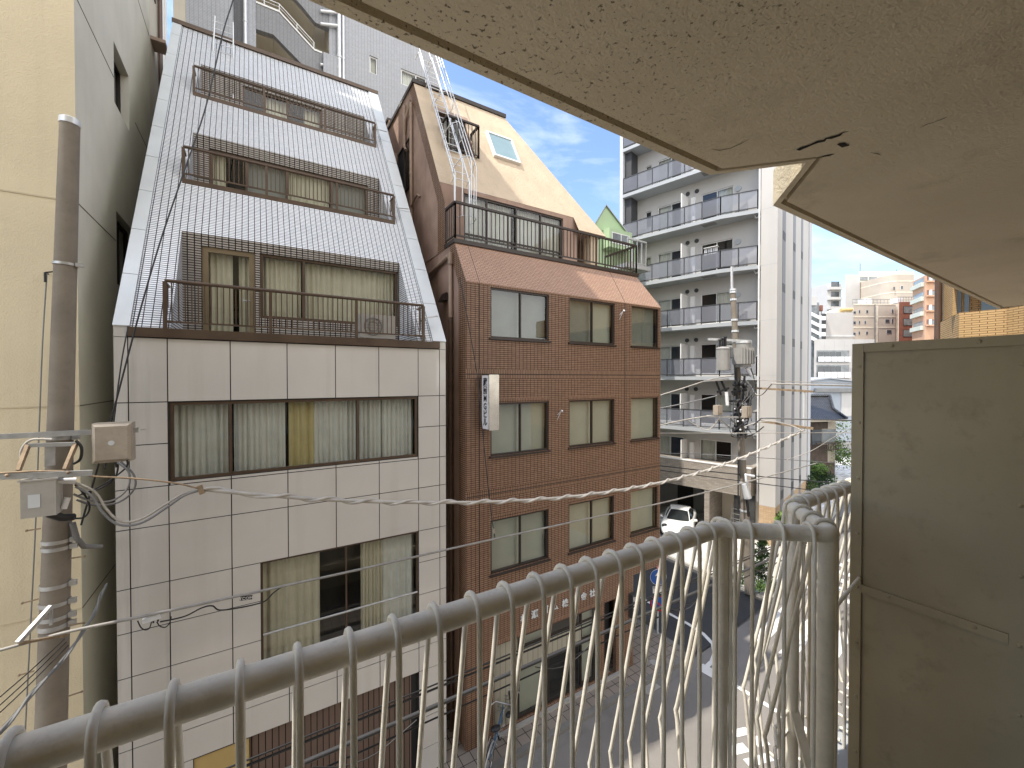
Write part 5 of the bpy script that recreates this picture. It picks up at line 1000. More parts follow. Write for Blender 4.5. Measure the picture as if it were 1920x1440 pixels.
# ------------------------------------------------------------------ cables
def cable(pts, Y0, Y1, r, m, label, twist=False, sm=True, group=None):
    xs_ = [p[0] for p in pts]; a, b = xs_[0], xs_[-1]; n = len(pts)
    P = [on_y(p[0], p[1], Y0 + (Y1 - Y0) * i / (n - 1)) for i, p in enumerate(pts)]
    P = smooth(P, 8) if sm and n > 2 else P
    mb = MB(); mb.tube(P, r, 7)
    if twist:
        L = 0; W_ = []
        dens = []
        for i in range(len(P) - 1):
            k = max(1, int((P[i + 1] - P[i]).length / .06))
            for j in range(k): dens.append(P[i].lerp(P[i + 1], j / k))
        for i, q in enumerate(dens):
            t = (dens[min(i + 1, len(dens) - 1)] - dens[max(i - 1, 0)]).normalized(); s_ = t.cross(Vector((0, 0, 1))).normalized(); u_ = s_.cross(t); ang = i * .06 / .62 * 2 * math.pi
            W_.append(q + (s_ * math.cos(ang) + u_ * math.sin(ang)) * r * 1.3)
        mb.tube(W_, r * .85, 6)
    return mb.build('overhead_cable', m, None, None, label, 'cable', group)
cable([(378, 917), (480, 927), (600, 936), (720, 941), (830, 942), (940, 940), (1060, 932), (1160, 919), (1240, 904), (1330, 880), (1420, 846), (1508, 806)], 7.95, 7.5, .031, 'cable_white', 'thick twisted pale cable sagging across both facades from the left pole to the far pole', True)
cable([(-40, 890), (60, 884), (135, 884), (175, 893), (250, 897), (330, 906), (378, 917), (420, 921)], 7.75, 7.95, .013, 'rusty', 'thin brownish messenger wire leaving the left pole toward the twisted pale cable')
cable([(140, 905), (178, 922), (200, 955), (226, 977), (262, 974), (310, 946), (345, 925), (378, 918)], 7.9, 7.95, .017, 'cable_white', 'upper one of the two pale cables drooping in a loop right of the left pole')
cable([(142, 912), (172, 930), (194, 962), (224, 984), (266, 980), (312, 952), (346, 929), (378, 919)], 7.88, 7.93, .017, 'cable_grey', 'lower one of the two cables drooping in a loop right of the left pole')
cable([(-60, 1234), (0, 1219), (130, 1184), (285, 1152), (490, 1108), (700, 1062), (840, 1030), (980, 999), (1090, 975), (1240, 943), (1391, 906), (1533, 868)], 7.9, 7.6, .021, 'cable_mid', 'straight thin pale cable below the twisted cable, carrying a small black tag')
cable([(300, 1166), (345, 1156), (378, 1140), (398, 1136), (418, 1144), (490, 1130), (512, 1112), (530, 1100), (548, 1094)], 7.86, 7.86, .011, 'cable_black', 'short black drop cable looping below the straight pale cable near the white splice box')
cable([(258, 1164), (264, 1176), (272, 1181), (280, 1178), (284, 1166)], 7.85, 7.85, .008, 'cable_black', 'tiny black lead looping under the left end of the white splice box')
cable([(294, 1166), (300, 1174), (310, 1176), (318, 1168), (321, 1156)], 7.85, 7.85, .008, 'cable_black', 'tiny black lead looping under the right end of the white splice box')
cable([(452, -60), (437, 0), (418, 62), (386, 200), (345, 322), (300, 455), (258, 600), (205, 800), (152, 985)], 11.0, 8.15, .0125, 'cable_black', 'long black cable slanting from the left pole up across the white tiled slope')
cable([(240, 614), (231, 660), (222, 720), (212, 800), (196, 880)], 9.2, 8.6, .010, 'cable_black', 'thin black wire hanging beside the left edge of the white panelled wall')
cable([(88, 512), (80, 640), (74, 790), (66, 1000), (56, 1200), (46, 1400)], 9.9, 9.9, .010, 'cable_grey', 'thin grey wire hanging straight down the cream wall left of the pole')
cable([(862, 520), (878, 605), (894, 700), (904, 800), (914, 900), (922, 970), (928, 1008)], 9.18, 7.8, .011, 'cable_black', 'thin black wire hanging in front of the brown tiles past the projecting sign')
for i, (x0, y0, x1, y1) in enumerate(((0, 1307, 121, 1198), (0, 1322, 124, 1204), (0, 1336, 128, 1210))):
    cable([(x0 - 60, y0 + 52), (x0, y0), ((x0 + x1) / 2, (y0 + y1) / 2 + 2), (x1, y1)], 6.6, 8.1, .007, 'cable_black', ('topmost', 'middle', 'lowest')[i] + ' of the three thin black wires dropping left from the base of the left pole', group='thin wires at the left pole')
cable([(-50, 1425), (0, 1371), (80, 1280), (153, 1190), (180, 1140), (200, 1095)], 6.0, 9.9, .018, 'cable_grey', 'thick grey twisted cable running from the dark gap down past the left pole', True)
LN = ((1324, .022, 'cable_dark', 'thickest of the grey wires running low along the street behind the railing'), (1281, .008, 'cable_black', 'highest of the thin black wires low along the street behind the railing'), (1288, .007, 'cable_black', 'second highest of the thin black wires low along the street behind the railing'), (1298, .008, 'cable_black', 'third of the thin black wires low along the street, just above the thick grey wire'), (1344, .009, 'cable_black', 'black wire hanging lowest of the street wires behind the railing, under the thick grey wire'))
for y, r, m, lb in LN:
    z = on_y(828, y, 4.0).z; q = MB(); q.tube([Vector((x, 4.0 + (y % 7) * .02, z + .0012 * (x - 6) ** 2 * .6)) for x in range(-14, 40, 3)], r, 6)
    if r > .02:
        for k in range(7): x = -2 + k * 2.4; q.tube(smooth([Vector((x, 3.99, z - .02)), Vector((x + .25, 3.98, z - .13)), Vector((x + .55, 3.98, z - .16)), Vector((x + .95, 3.99, z - .02))], 4), .006, 5)
    q.build('street_wire', m, None, None, lb, 'wire', 'low wires along the street')
FC = [([(1225, 745), (1280, 728), (1330, 712), (1362, 706), (1388, 706), (1406, 722), (1416, 738), (1428, 740), (1440, 728), (1448, 719)], 12.0, 8.2, .025, 'cable_white', 'pale cable passing over the upper crossarm of the far pole and down in a loop'),
      ([(1446, 719), (1500, 721), (1620, 724)], 8.0, 7.0, .030, 'cable_white', 'rust streaked pale cable leaving the far pole to the right at roof height'), ([(1412, 712), (1500, 716), (1620, 720)], 8.6, 7.4, .012, 'cable_white', 'hair thin pale wire leaving the far pole just above the rust streaked cable'),
      ([(1225, 768), (1290, 755), (1345, 742)], 12.0, 9.7, .026, 'cable_grey', 'grey cable reaching the far pole from behind the brown building, second from the top'), ([(1225, 800), (1280, 788), (1334, 779)], 12.0, 9.6, .024, 'cable_white', 'pale cable reaching the lower crossarm of the far pole from the left'),
      ([(1225, 812), (1400, 812), (1620, 811)], 10.5, 7.0, .014, 'cable_white', 'level pale wire passing behind the far pole below its boxes'), ([(1290, 788), (1310, 800), (1326, 806), (1340, 796), (1350, 782)], 10.6, 9.7, .018, 'cable_white', 'short pale loop of cable hanging under the lower crossarm of the far pole'),
      ([(1412, 797), (1424, 788), (1434, 784), (1500, 786), (1620, 789)], 8.9, 7.0, .028, 'cable_grey', 'grey cable leaving the far pole to the right at the height of its boxes'), ([(1396, 800), (1420, 792), (1446, 790), (1480, 797), (1506, 808)], 9.2, 7.5, .022, 'cable_white', 'pale cable running along the lower street arm to its outer end'),
      ([(1225, 849), (1330, 852), (1390, 856), (1480, 862), (1620, 872)], 10.5, 7.2, .013, 'cable_grey', 'thin grey wire crossing the far pole above the brick podium'), ([(1225, 872), (1390, 890), (1560, 905), (1620, 911)], 11.0, 8.0, .022, 'cable_black', 'upper black cable sagging across the brick podium'),
      ([(1225, 880), (1390, 902), (1530, 920), (1620, 930)], 11.0, 8.0, .018, 'cable_black', 'lower black cable sagging across the brick podium'), ([(1400, 790), (1372, 812), (1380, 820), (1410, 815), (1432, 800)], 9.4, 9.0, .022, 'cable_black', 'black cable looping round the far pole under its boxes'),
      ([(1476, 862), (1520, 846), (1560, 822), (1600, 800)], 7.6, 5.5, .012, 'cable_white', 'thin pale wire climbing to the right in front of the old tiled house'), ([(1408, 690), (1416, 720), (1414, 740), (1404, 755)], 9.4, 9.4, .02, 'cable_black', 'black lead hanging down the right side of the ribbed transformer')]
for pts, Y0, Y1, r, m, lb in FC: cable(pts, Y0, Y1, r, m, lb)
sb = thing('splice_box', on_y(285, 1160, 7.86), 'small white splice box clipped onto the straight pale cable at the lower left', 'splice box')
a, b = on_y(268, 1164, 7.86), on_y(303, 1153, 7.86); MB().bar(a, b, .10, .055).bar(a.lerp(b, .2) + Vector((0, -.01, .03)), a.lerp(b, .7) + Vector((0, -.01, .03)), .07, .02).build('casing', 'galv_white', sb); MB().tube([a.lerp(b, .55) - Vector((0, 0, .02)), a.lerp(b, .55) - Vector((0, 0, .08))], .012, 6).tube([a.lerp(b, .8) - Vector((0, 0, .02)), a.lerp(b, .8) - Vector((0, 0, .08))], .012, 6).build('gland', 'black', sb)
tg = thing('cable_tag', on_y(461, 1124, 7.84), 'small black tag with white capitals hanging from the straight pale cable', 'tag')
a, b = on_y(450, 1122.5, 7.84), on_y(473, 1119.5, 7.84); dv = (b - a).normalized(); pl_ = MB().bar(a - Vector((0, 0, .0)), b, .012, .065).build('plate', 'sign_black', tg)
text_mb('TCOM', .062, (a + b) / 2 + Vector((0, -.010, -.004)), dv, Vector((0, 0, 1)), .003, .001, 1.05).build('lettering', 'sign_white', tg)
m_ = MB(); q = on_y(377, 917, 7.93); m_.bar(q + Vector((-.02, -.02, .06)), q + Vector((.02, -.02, -.07)), .07, .05); m_.build('cable_clamp', 'rusty', None, None, 'small rusty clamp gripping the twisted pale cable where the two loops join it', 'clamp')
m_ = MB(); q = on_y(926, 1000, 7.78); m_.bar(q + Vector((-.01, 0, .10)), q + Vector((.01, 0, .0)), .04, .03); m_.build('cable_clip', 'box_tan', None, None, 'tiny tan clip joining the hanging black wire to the straight pale cable', 'clip')
m_ = MB(); q = on_y(85, 511, 9.9); m_.tube([q + Vector((0, .12, 0)), q, q + Vector((.1, 0, .03))], .012, 6); m_.tube([q, q + Vector((0, 0, -.16))], .02, 6); m_.build('wire_bracket', 'black', None, None, 'little black wall bracket holding the grey wire on the cream wall', 'bracket')
# ------------------------------------------------------------------ ground, roads, pavements
def sheet(name, pts, z, m, **k): return MB().poly([(p[0], p[1], z) for p in pts]).build(name, m, None, (0, 0, z), kind='structure', **k)
sheet('ground', [(-400, -400), (400, -400), (400, 400), (-400, 400)], ROAD - .06, 'ground_grey')
sheet('road', [(-60, 2.2), (140, 2.2), (140, 19), (26, 10.2), (18.5, 8.9), (12.6, 8.55), (-60, 8.55)], ROAD, 'asphalt')
sheet('side_road', [(12.4, 8.75), (13.2, 8.62), (18.43, 9.06), (18.43, 70), (12.4, 70)], ROAD + .004, 'asphalt_dark')
sheet('cross_road', [(12.0, -40), (18.4, -40), (18.4, 2.2), (12.0, 2.2)], ROAD + .004, 'asphalt')
pv = [(-60, 8.72), (11.9, 8.72), (12.25, 8.82), (12.42, 9.1), (12.42, 70), (11.6, 70), (11.6, 20), (-60, 20)]
MB().prism([(p[0], p[1], PAVE - .3) for p in pv], (0, 0, .3)).build('pavement', 'pave_tile', kind='structure')
kb = MB(); kl = [(-60, 8.72), (11.9, 8.72), (12.25, 8.82), (12.42, 9.1), (12.42, 70)]; ko = [(-60, 8.55), (11.95, 8.55), (12.37, 8.68), (12.58, 9.05), (12.58, 70)]
for i in range(4): kb.hexa([(kl[i][0], kl[i][1], PAVE - .35), (ko[i][0], ko[i][1], PAVE - .35), (ko[i + 1][0], ko[i + 1][1], PAVE - .35), (kl[i + 1][0], kl[i + 1][1], PAVE - .35)], [(kl[i][0], kl[i][1], PAVE + .004), (ko[i][0], ko[i][1], PAVE + .004), (ko[i + 1][0], ko[i + 1][1], PAVE + .004), (kl[i + 1][0], kl[i + 1][1], PAVE + .004)])
kb.build('kerb', 'gutter_concrete', kind='structure')
gt = MB(); gt.poly([(-60, 8.25, ROAD + .006), (11.9, 8.25, ROAD + .006), (11.9, 8.545, ROAD + .006), (-60, 8.545, ROAD + .006)]); gt.build('road_gutter', 'gutter_concrete', kind='structure')
av = [(18.6, 9.2), (24, 10.5), (34, 12.7), (60, 19), (60, 70), (18.6, 70)]
MB().prism([(p[0], p[1], PAVE - .3) for p in av], (0, 0, .3)).build('apartment_pavement', 'apt_paving', kind='structure')
kb = MB(); ki = [(18.6, 70), (18.6, 9.2), (24, 10.5), (34, 12.7), (60, 19)]; ko = [(18.43, 70), (18.43, 8.98), (24.05, 10.3), (34.1, 12.5), (60, 18.7)]
for i in range(4): kb.hexa([(ki[i][0], ki[i][1], PAVE - .35), (ko[i][0], ko[i][1], PAVE - .35), (ko[i + 1][0], ko[i + 1][1], PAVE - .35), (ki[i + 1][0], ki[i + 1][1], PAVE - .35)], [(ki[i][0], ki[i][1], PAVE + .005), (ko[i][0], ko[i][1], PAVE + .005), (ko[i + 1][0], ko[i + 1][1], PAVE + .005), (ki[i + 1][0], ki[i + 1][1], PAVE + .005)])
kb.build('kerb', 'concrete', kind='structure')
MB().prism([(p[0], p[1], PAVE - .3) for p in [(-60, -1.19), (11.5, -1.19), (11.5, 2.15), (-60, 2.15)]], (0, 0, .3)).build('near_pavement', 'pave_tile', kind='structure')
# white lines
mk = MB(); zM = ROAD + .009
def ribbon(pts, w, dz=0.0):
    P = [Vector((p[0], p[1], zM + dz)) for p in pts]
    rowsA, rowsB = [], []
    for i, p in enumerate(P):
        t = (P[min(i + 1, len(P) - 1)] - P[max(i - 1, 0)]).normalized(); n = Vector((-t.y, t.x, 0)) * w / 2; rowsA.append(p + n); rowsB.append(p - n)
    mk.grid([rowsA, rowsB], False)
ribbon([(14.05, 60), (14.05, 30), (14.08, 11.0), (14.12, 9.9), (14.05, 9.2), (13.8, 8.65), (13.35, 8.30), (12.9, 8.12), (12.3, 8.05)], .15); ribbon([(12.35, 8.2), (12.45, 7.3)], .42, .003)
ribbon([(12.5, 7.25), (12.62, 2.5)], .15, .006); ribbon([(12.30, 7.55), (-60, 7.55)], .12) if False else None
for k in range(7): ribbon([(15.3, 7.9 - k * .95), (18.6, 8.35 - k * .95)], .45)
for k in range(6): ribbon([(21.5 + k * 1.0, 5.5), (21.2 + k * 1.0, 9.0)], .45)
ribbon([(30, 9.0), (90, 16)], .15); ribbon([(24, 4.0), (90, 4.6)], .15)
# remains of painted lettering near the junction
for (x0, y0, x1, y1, w) in ((10.05, 5.95, 10.65, 5.75, .26), (10.75, 6.15, 11.2, 6.0, .22), (10.2, 5.5, 10.9, 5.28, .22), (10.95, 5.72, 11.3, 5.6, .30), (9.6, 5.0, 10.3, 4.9, .12), (8.75, 6.05, 9.1, 5.75, .12), (9.1, 5.75, 9.5, 5.6, .12)): ribbon([(x0, y0), (x1, y1)], w)
mk.build('road_markings', 'road_white', None, (0, 0, ROAD), kind='structure')
def cover(x, y, r, z, lb, m='concrete'): MB().disc((x, y, z + .005), (0, 0, 1), r, 18, .004).ring((x, y, z + .006), (0, 0, 1), r * .9, .006, 18, 4).build('manhole_cover', m, None, None, lb, 'manhole cover')
cover(11.1, 9.02, .14, PAVE, 'small round pale cover set in the tiled pavement at the brown building corner')
dr = MB().box(9.9, 10.5, 8.27, 8.54, ROAD + .004, ROAD + .016); 
for k in range(5): dr.box(9.95 + k * .11, 9.99 + k * .11, 8.31, 8.5, ROAD + .0165, ROAD + .02)
dr.build('drain_grate', 'concrete', None, None, 'concrete drain cover in the gutter before the brown building', 'drain')
# ------------------------------------------------------------------ road signs on a post
sp_ = thing('road_sign_post', (12.5, 10.0, PAVE), 'road sign post with red triangle and two blue discs beside the brown building corner', 'road sign')
MB().tube([(12.5, 10.0, PAVE), (12.5, 10.0, -6.1)], .035, 10).build('post', 'galv_white', sp_)
nrm = Vector((-.55, -.83, 0)).normalized(); rx = Vector((-nrm.y, nrm.x, 0)); 
if rx.x < 0: rx = -rx
C0 = Vector((12.5, 10.0, 0)) + nrm * .05
def S(u, z, o=0.0): return Vector((C0.x, C0.y, 0)) + rx * u + nrm * o + Vector((0, 0, z))
zt_ = -6.56; MB().prism([S(-.40, zt_ + .23, 0), S(.40, zt_ + .23, 0), S(0, zt_ - .46, 0)], nrm * .012).build('stop_triangle', 'sign_red', sp_)
w_ = MB()
tri = [(-.36, zt_ + .205), (.36, zt_ + .205), (0, zt_ - .41)]; tri2 = [(-.335, zt_ + .19), (.335, zt_ + .19), (0, zt_ - .38)]
for i in range(3): j = (i + 1) % 3; w_.poly([S(*tri[i], .015), S(*tri[j], .015), S(*tri2[j], .015), S(*tri2[i], .015)])
w_.build('triangle_border', 'sign_white', sp_); text_mb('止まれ', .17, S(0, zt_ + .07, .015), rx, (0, 0, 1), .003, .003).build('lettering', 'sign_white', sp_)
zc = -7.26; MB().disc(S(0, zc, .012), nrm, .30, 28, .012).build('arrow_disc', 'sign_blue', sp_)
w_ = MB(); w_.poly([S(-.04, zc - .2, .015), S(.04, zc - .2, .015), S(.04, zc + .05, .015), S(-.04, zc + .05, .015)]); w_.poly([S(-.12, zc + .05, .015), S(.12, zc + .05, .015), S(0, zc + .21, .015)]); w_.ring(S(0, zc, .012), nrm, .292, .008, 28, 4); w_.build('arrow', 'sign_white', sp_)
MB().prism([S(-.20, -7.86), S(.20, -7.86), S(.20, -7.60), S(-.20, -7.60)], nrm * .012).build('notice_plate', 'sign_white', sp_)
text_mb('自転車を\n除く', .095, S(0, -7.70, .015), rx, (0, 0, 1), .003).build('lettering', 'sign_black', sp_)
zc = -8.22; MB().disc(S(0, zc, .012), nrm, .30, 28, .012).build('no_parking_disc', 'sign_blue', sp_)
w_ = MB(); w_.ring(S(0, zc, .014), nrm, .272, .028, 28, 6); w_.bar(S(-.19, zc + .19, .016), S(.19, zc - .19, .016), .012, .05); w_.build('red_ring', 'sign_red', sp_)
nb_ = thing('parking_plate', (10.31, 9.22, -7.72), 'narrow dark vertical plate with white characters at the ground floor corner of the brown building', 'plate')
MB().box(10.22, 10.40, 9.14, 9.299, -7.72, -6.95).build('plate', 'cable_dark', nb_)
for i, ch in enumerate('駐車場'): text_mb(ch, .16, (10.31, 9.132, -7.10 - i * .24), (1, 0, 0), (0, 0, 1), .004).build('letter', 'sign_white', nb_)
# ------------------------------------------------------------------ sports car nosing out of the car port
hd = Vector((-.86, -.51, 0)).normalized(); lf = Vector((-hd.y, hd.x, 0)); nose = Vector((20.45, 15.15, PAVE)); CC = nose - hd * 2.2
car = thing('sports_car', CC, 'white two door sports car parked nose out in the car port of the apartment block', 'car')
def cp_(x, y, z): return CC + hd * x + lf * y + Vector((0, 0, z))
ST = [(-2.2, .55, .62, .64, .42), (-2.05, .80, .82, .82, .32), (-1.6, .90, .93, .97, .24), (-1.1, .93, .93, 1.02, .2), (-.4, .90, .90, .96, .2), (.3, .90, .88, .92, .2), (.9, .91, .90, .88, .2), (1.3, .92, .86, .80, .2), (1.65, .88, .76, .70, .22), (1.95, .77, .64, .59, .24), (2.12, .62, .54, .51, .28), (2.2, .45, .46, .45, .34)]
rows2 = []
for x, w, zs, zc_, zb in ST:
    half = [(0, zc_), (.35 * w, zc_ + .0), (.62 * w, zc_ * .6 + zs * .4 - .01), (.80 * w, zs + .0), (.93 * w, zs - .05), (w, zs - .17), (w * .99, (zs + zb) / 2 - .05), (w * .95, zb + .06), (w * .85, zb)]
    rows2.append([cp_(x, -y, z) for y, z in half[::-1]] + [cp_(x, y, z) for y, z in half[1:]])
m_ = MB(); m_.grid(rows2, True); m_.poly(rows2[0]); m_.poly(rows2[-1]); body = m_.build('body', 'car_paint', car)
# cabin: belt line, roof
belt = [(.95, .66, .87), (.3, .76, .90), (-.5, .77, .93), (-1.1, .72, .97), (-1.75, .55, .90)]; roof = [(.12, .50, 1.22), (-.12, .54, 1.275), (-.55, .55, 1.29), (-1.0, .50, 1.22), (-1.4, .42, 1.08)]
g_ = MB()
for s_ in (-1, 1): g_.grid([[cp_(x, s_ * y, z) for x, y, z in belt], [cp_(x, s_ * (y - .01), z - .01) for x, y, z in roof]], True)
g_.grid([[cp_(.98, -.64, .86), cp_(1.04, 0, .88), cp_(.98, .64, .86)], [cp_(.12, -.50, 1.215), cp_(.16, 0, 1.235), cp_(.12, .50, 1.215)]], True); g_.build('windows', 'car_glass', car)
r_ = MB(); r_.grid([[cp_(x, -y, z) for x, y, z in roof], [cp_(x, -y * .5, z + .03) for x, y, z in roof], [cp_(x, y * .5, z + .03) for x, y, z in roof], [cp_(x, y, z) for x, y, z in roof]], True)
for s_ in (-1, 1): r_.tube([cp_(.99, s_ * .665, .865), cp_(.55, s_ * .60, 1.05), cp_(.12, s_ * .515, 1.215)], .03, 6); r_.tube([cp_(-.55, s_ * .56, 1.27), cp_(-1.0, s_ * .52, 1.2), cp_(-1.75, s_ * .57, .9)], .045, 6)
r_.build('roof', 'car_paint', car)
for s_ in (-1, 1):
    for x in (1.28, -1.25):
        c0, c1 = cp_(x, s_ * .70, .33), cp_(x, s_ * .935, .33); wh = MB().tube([c0, c1], .33, 24).build('wheel', 'tyre', car); MB().disc(cp_(x, s_ * .938, .33), lf * s_, .23, 18, .01).build('rim', 'chrome', wh)
    hl = MB(); hl.ball(cp_(1.70, s_ * .66, .675), .17, 14, (1.15, .85, .62)); h_ = hl.build('headlight', 'car_glass', car); MB().ball(cp_(1.74, s_ * .67, .685), .10, 10, (1.3, 1, .9)).build('lamp', 'chrome', h_)
    MB().ball(cp_(.78, s_ * .98, .93), .11, 10, (.8, 1.05, .75)).tube([cp_(.78, s_ * .98, .9), cp_(.78, s_ * .86, .86)], .03, 5).build('mirror', 'car_paint', car)
MB().box(0, 0, 0, 0, 0, 0) if False else None
lo = MB(); lo.hexa([cp_(2.14, -.55, .26), cp_(2.14, .55, .26), cp_(1.9, .62, .26), cp_(1.9, -.62, .26)], [cp_(2.205, -.42, .37), cp_(2.205, .42, .37), cp_(1.95, .62, .37), cp_(1.95, -.62, .37)]); lo.build('air_intake', 'black', car)
# metal step ladder and clutter by the apartment entrance
ld = thing('step_ladder', af.p(1.45, .9, PAVE), 'aluminium step ladder folded open by the dark apartment entrance door', 'ladder')
lq = lambda a, d, z: af.p(a, d, PAVE + z)
for s_, nm in ((.25, 'front_frame'), (-.25, 'rear_frame')):
    m_ = MB()
    for a in (1.15, 1.65): m_.bar(lq(a, .9 - s_ * 1.6, .0), lq(a, .9, 1.7), .05, .03)
    for k in range(1, 6 if s_ > 0 else 3): m_.bar(lq(1.15, .9 - s_ * 1.6 * (1 - k / 6), 1.7 * k / 6), lq(1.65, .9 - s_ * 1.6 * (1 - k / 6), 1.7 * k / 6), .06, .025)
    m_.build(nm, 'galv_white', ld)
# ------------------------------------------------------------------ bicycles on the tiled pavement
def bicycle(base, head, lean, label, frame_m, basket=True):
    b_ = thing('bicycle', base, label, 'bicycle'); h = Vector((math.cos(head), math.sin(head), 0)); n = Vector((-h.y, h.x, 0)); up = (Vector((0, 0, 1)) + n * lean).normalized(); B0 = Vector(base)
    q = lambda x, z, y=0: B0 + h * x + up * z + n * y
    for x in (-.52, .52):
        w = MB().ring(q(x, .33), n, .315, .02, 28, 6).build('wheel', 'tyre', b_); s_ = MB(); s_.ring(q(x, .33), n, .295, .009, 24, 5)
        for k in range(14): a = math.pi * 2 * k / 14; s_.tube([q(x, .33), q(x + .29 * math.cos(a), .33 + .29 * math.sin(a))], .0022, 3, False)
        s_.build('rim', 'chrome', w); f_ = MB(); arc = [q(x + .345 * math.cos(a), .33 + .345 * math.sin(a)) for a in [math.pi * (.15 + .085 * k) for k in range(11)]]; f_.tube(arc, .02, 5); f_.build('mudguard', 'galv', b_)
    fr = MB()
    for p0, p1_ in (((-.08, .28), (-.20, .78)), ((-.08, .28), (.40, .70)), ((-.18, .62), (.38, .80)), ((-.52, .33), (-.08, .28)), ((-.52, .33), (-.17, .66)), ((.52, .33), (.36, .88)), ((.36, .88), (.34, 1.0))): fr.tube([q(*p0), q(*p1_)], .016, 6)
    fr.build('frame', frame_m, b_)
    MB().ball(q(-.21, .84), .11, 10, (1.3, .9, .45)).build('saddle', 'black', b_); hb = MB(); hb.tube([q(.22, 1.03, -.28), q(.34, 1.05, -.2), q(.36, 1.03, 0), q(.34, 1.05, .2), q(.22, 1.03, .28)], .013, 6); hb.build('handlebar', 'galv', b_)
    MB().ring(q(-.06, .28, .04), n, .09, .008, 16, 5).bar(q(-.06, .28, .05), q(.04, .16, .06), .02, .02).bar(q(.04, .16, .05), q(.04, .16, .14), .02, .05).bar(q(-.06, .28, -.05), q(-.16, .40, -.06), .02, .02).build('crank', 'galv', b_)
    MB().bar(q(-.75, .70, -.08), q(-.30, .70, -.08), .012, .012).bar(q(-.75, .70, .08), q(-.30, .70, .08), .012, .012).bar(q(-.6, .7, -.08), q(-.54, .34, -.07), .012, .012).bar(q(-.6, .7, .08), q(-.54, .34, .07), .012, .012).build('carrier', 'galv', b_)
    if basket:
        k_ = MB()
        for z in (.74, .84, .94): e = .13 + (z - .74) * .25; k_.tube([q(.44, z, -e), q(.74, z, -e), q(.74, z, e), q(.44, z, e), q(.44, z, -e)], .006, 4)
        for x in (.46, .53, .60, .67, .73):
            for s_ in (-1, 1): k_.tube([q(x, .74, s_ * .13), q(x, .94, s_ * .18)], .004, 3)
        for y in (-.1, 0, .1): k_.tube([q(.74, .74, y), q(.75, .94, y * 1.3)], .004, 3)
        k_.build('basket', 'cable_grey', b_)
    return b_
bicycle((5.62, 9.0, PAVE), 1.05, .10, 'dark bicycle with a large spoked wheel, parked against the grey shutter of the brown building', 'black')
bicycle((5.0, 8.9, PAVE), .75, -.12, 'blue framed bicycle with a dark saddle, leaning nearest the railing on the tiled pavement', 'bike_blue', True)
# ------------------------------------------------------------------ planting
def leaves(mb, c, rad, n, s, rnd):
    for _ in range(n):
        d = Vector((rnd.gauss(0, 1), rnd.gauss(0, 1), rnd.gauss(0, 1))); d.normalize(); d *= rnd.random() ** .45
        p = Vector(c) + Vector((d.x * rad[0], d.y * rad[1], d.z * rad[2])); a = Vector((rnd.uniform(-1, 1), rnd.uniform(-1, 1), rnd.uniform(-.5, .8))).normalized(); b = a.orthogonal().normalized(); b = (b * math.cos(rnd.random() * 6) + a.cross(b) * math.sin(rnd.random() * 6))
        L_ = s * rnd.uniform(.6, 1.3); w = a.cross(b) * L_ * .3
        mb.poly([p, p + b * L_ * .5 + w, p + b * L_, p + b * L_ * .5 - w])
def plant(name, base, label, cat, clumps, ls, stem_h, stem_r, seed, group=None):
    rnd = random.Random(seed); o = thing(name, base, label, cat, group); B0 = Vector(base); mats = {}
    for (dx, dy, dz, rx_, ry_, rz_, n, m) in clumps: leaves(mats.setdefault(m, MB()), B0 + Vector((dx, dy, dz)), (rx_, ry_, rz_), n, ls, rnd)
    for m, mb in mats.items(): mb.build('foliage', m, o)
    st_ = MB(); st_.tube([B0, B0 + Vector((.03, .02, stem_h * .5)), B0 + Vector((-.02, .0, stem_h))], [stem_r, stem_r * .75, stem_r * .3], 7)
    for (dx, dy, dz, *r) in clumps[:10]: st_.tube([B0 + Vector((0, 0, min(dz, stem_h) * .75)), B0 + Vector((dx * .8, dy * .8, dz))], stem_r * .3, 4)
    st_.build('trunk', 'bark', o); return o
rnd = random.Random(3)
pine = [(rnd.uniform(-.25, .25) * (1.25 - z / 2.6), rnd.uniform(-.25, .25) * (1.25 - z / 2.6), z, .30 * (1.3 - z / 2.5), .30 * (1.3 - z / 2.5), .10, 130, 'leaf_dark' if rnd.random() < .7 else 'leaf') for z in [.45 + .085 * k for k in range(25)]]
plant('pine_tree', on_z(1428, 1100, PAVE), 'small dark pine standing on the pale paving beside the far pole', 'tree', pine, .085, 2.5, .05, 5)
for (px, py), lb, sd, r in (((1392, 1095), 'low bright green shrub left of the small pine at the kerb', 21, .42), ((1424, 1112), 'low dark green shrub at the foot of the small pine', 22, .40), ((1442, 1106), 'low light green shrub right of the small pine', 23, .36)):
    plant('shrub', on_z(px, py, PAVE), lb, 'shrub', [(rnd.uniform(-.2, .2), rnd.uniform(-.2, .2), .2 + .1 * k, r * .7, r * .7, r * .45, 160, ('leaf_light', 'leaf', 'leaf_dark')[(k + sd) % 3]) for k in range(4)], .07, .4, .02, sd)
for (px, d, y, hh), lb, sd in (((1478, 22.5, 985, 1.9), 'tall light green shrub by the corner of the white pier', 31), ((1500, 30, 915, 2.6), 'dense dark green bush along the foot of the apartment street wall', 32), ((1532, 33, 890, 2.8), 'round dark green bush left of the old tiled house entrance', 33), ((1552, 40, 830, 5.5), 'green tree beside the old tiled house, half hidden by the partition', 34)):
    q = at_d(px, 710, d); cl_ = [(rnd.uniform(-1, 1) * hh * .28, rnd.uniform(-1, 1) * hh * .28, hh * rnd.uniform(.3, .9), hh * .22, hh * .22, hh * .17, 300, rnd.choice(['leaf', 'leaf_dark', 'leaf', 'leaf_light'])) for _ in range(12)]
    plant('bush', (q.x, q.y, PAVE), lb, 'bush', cl_, .16, hh * .7, .05, sd)
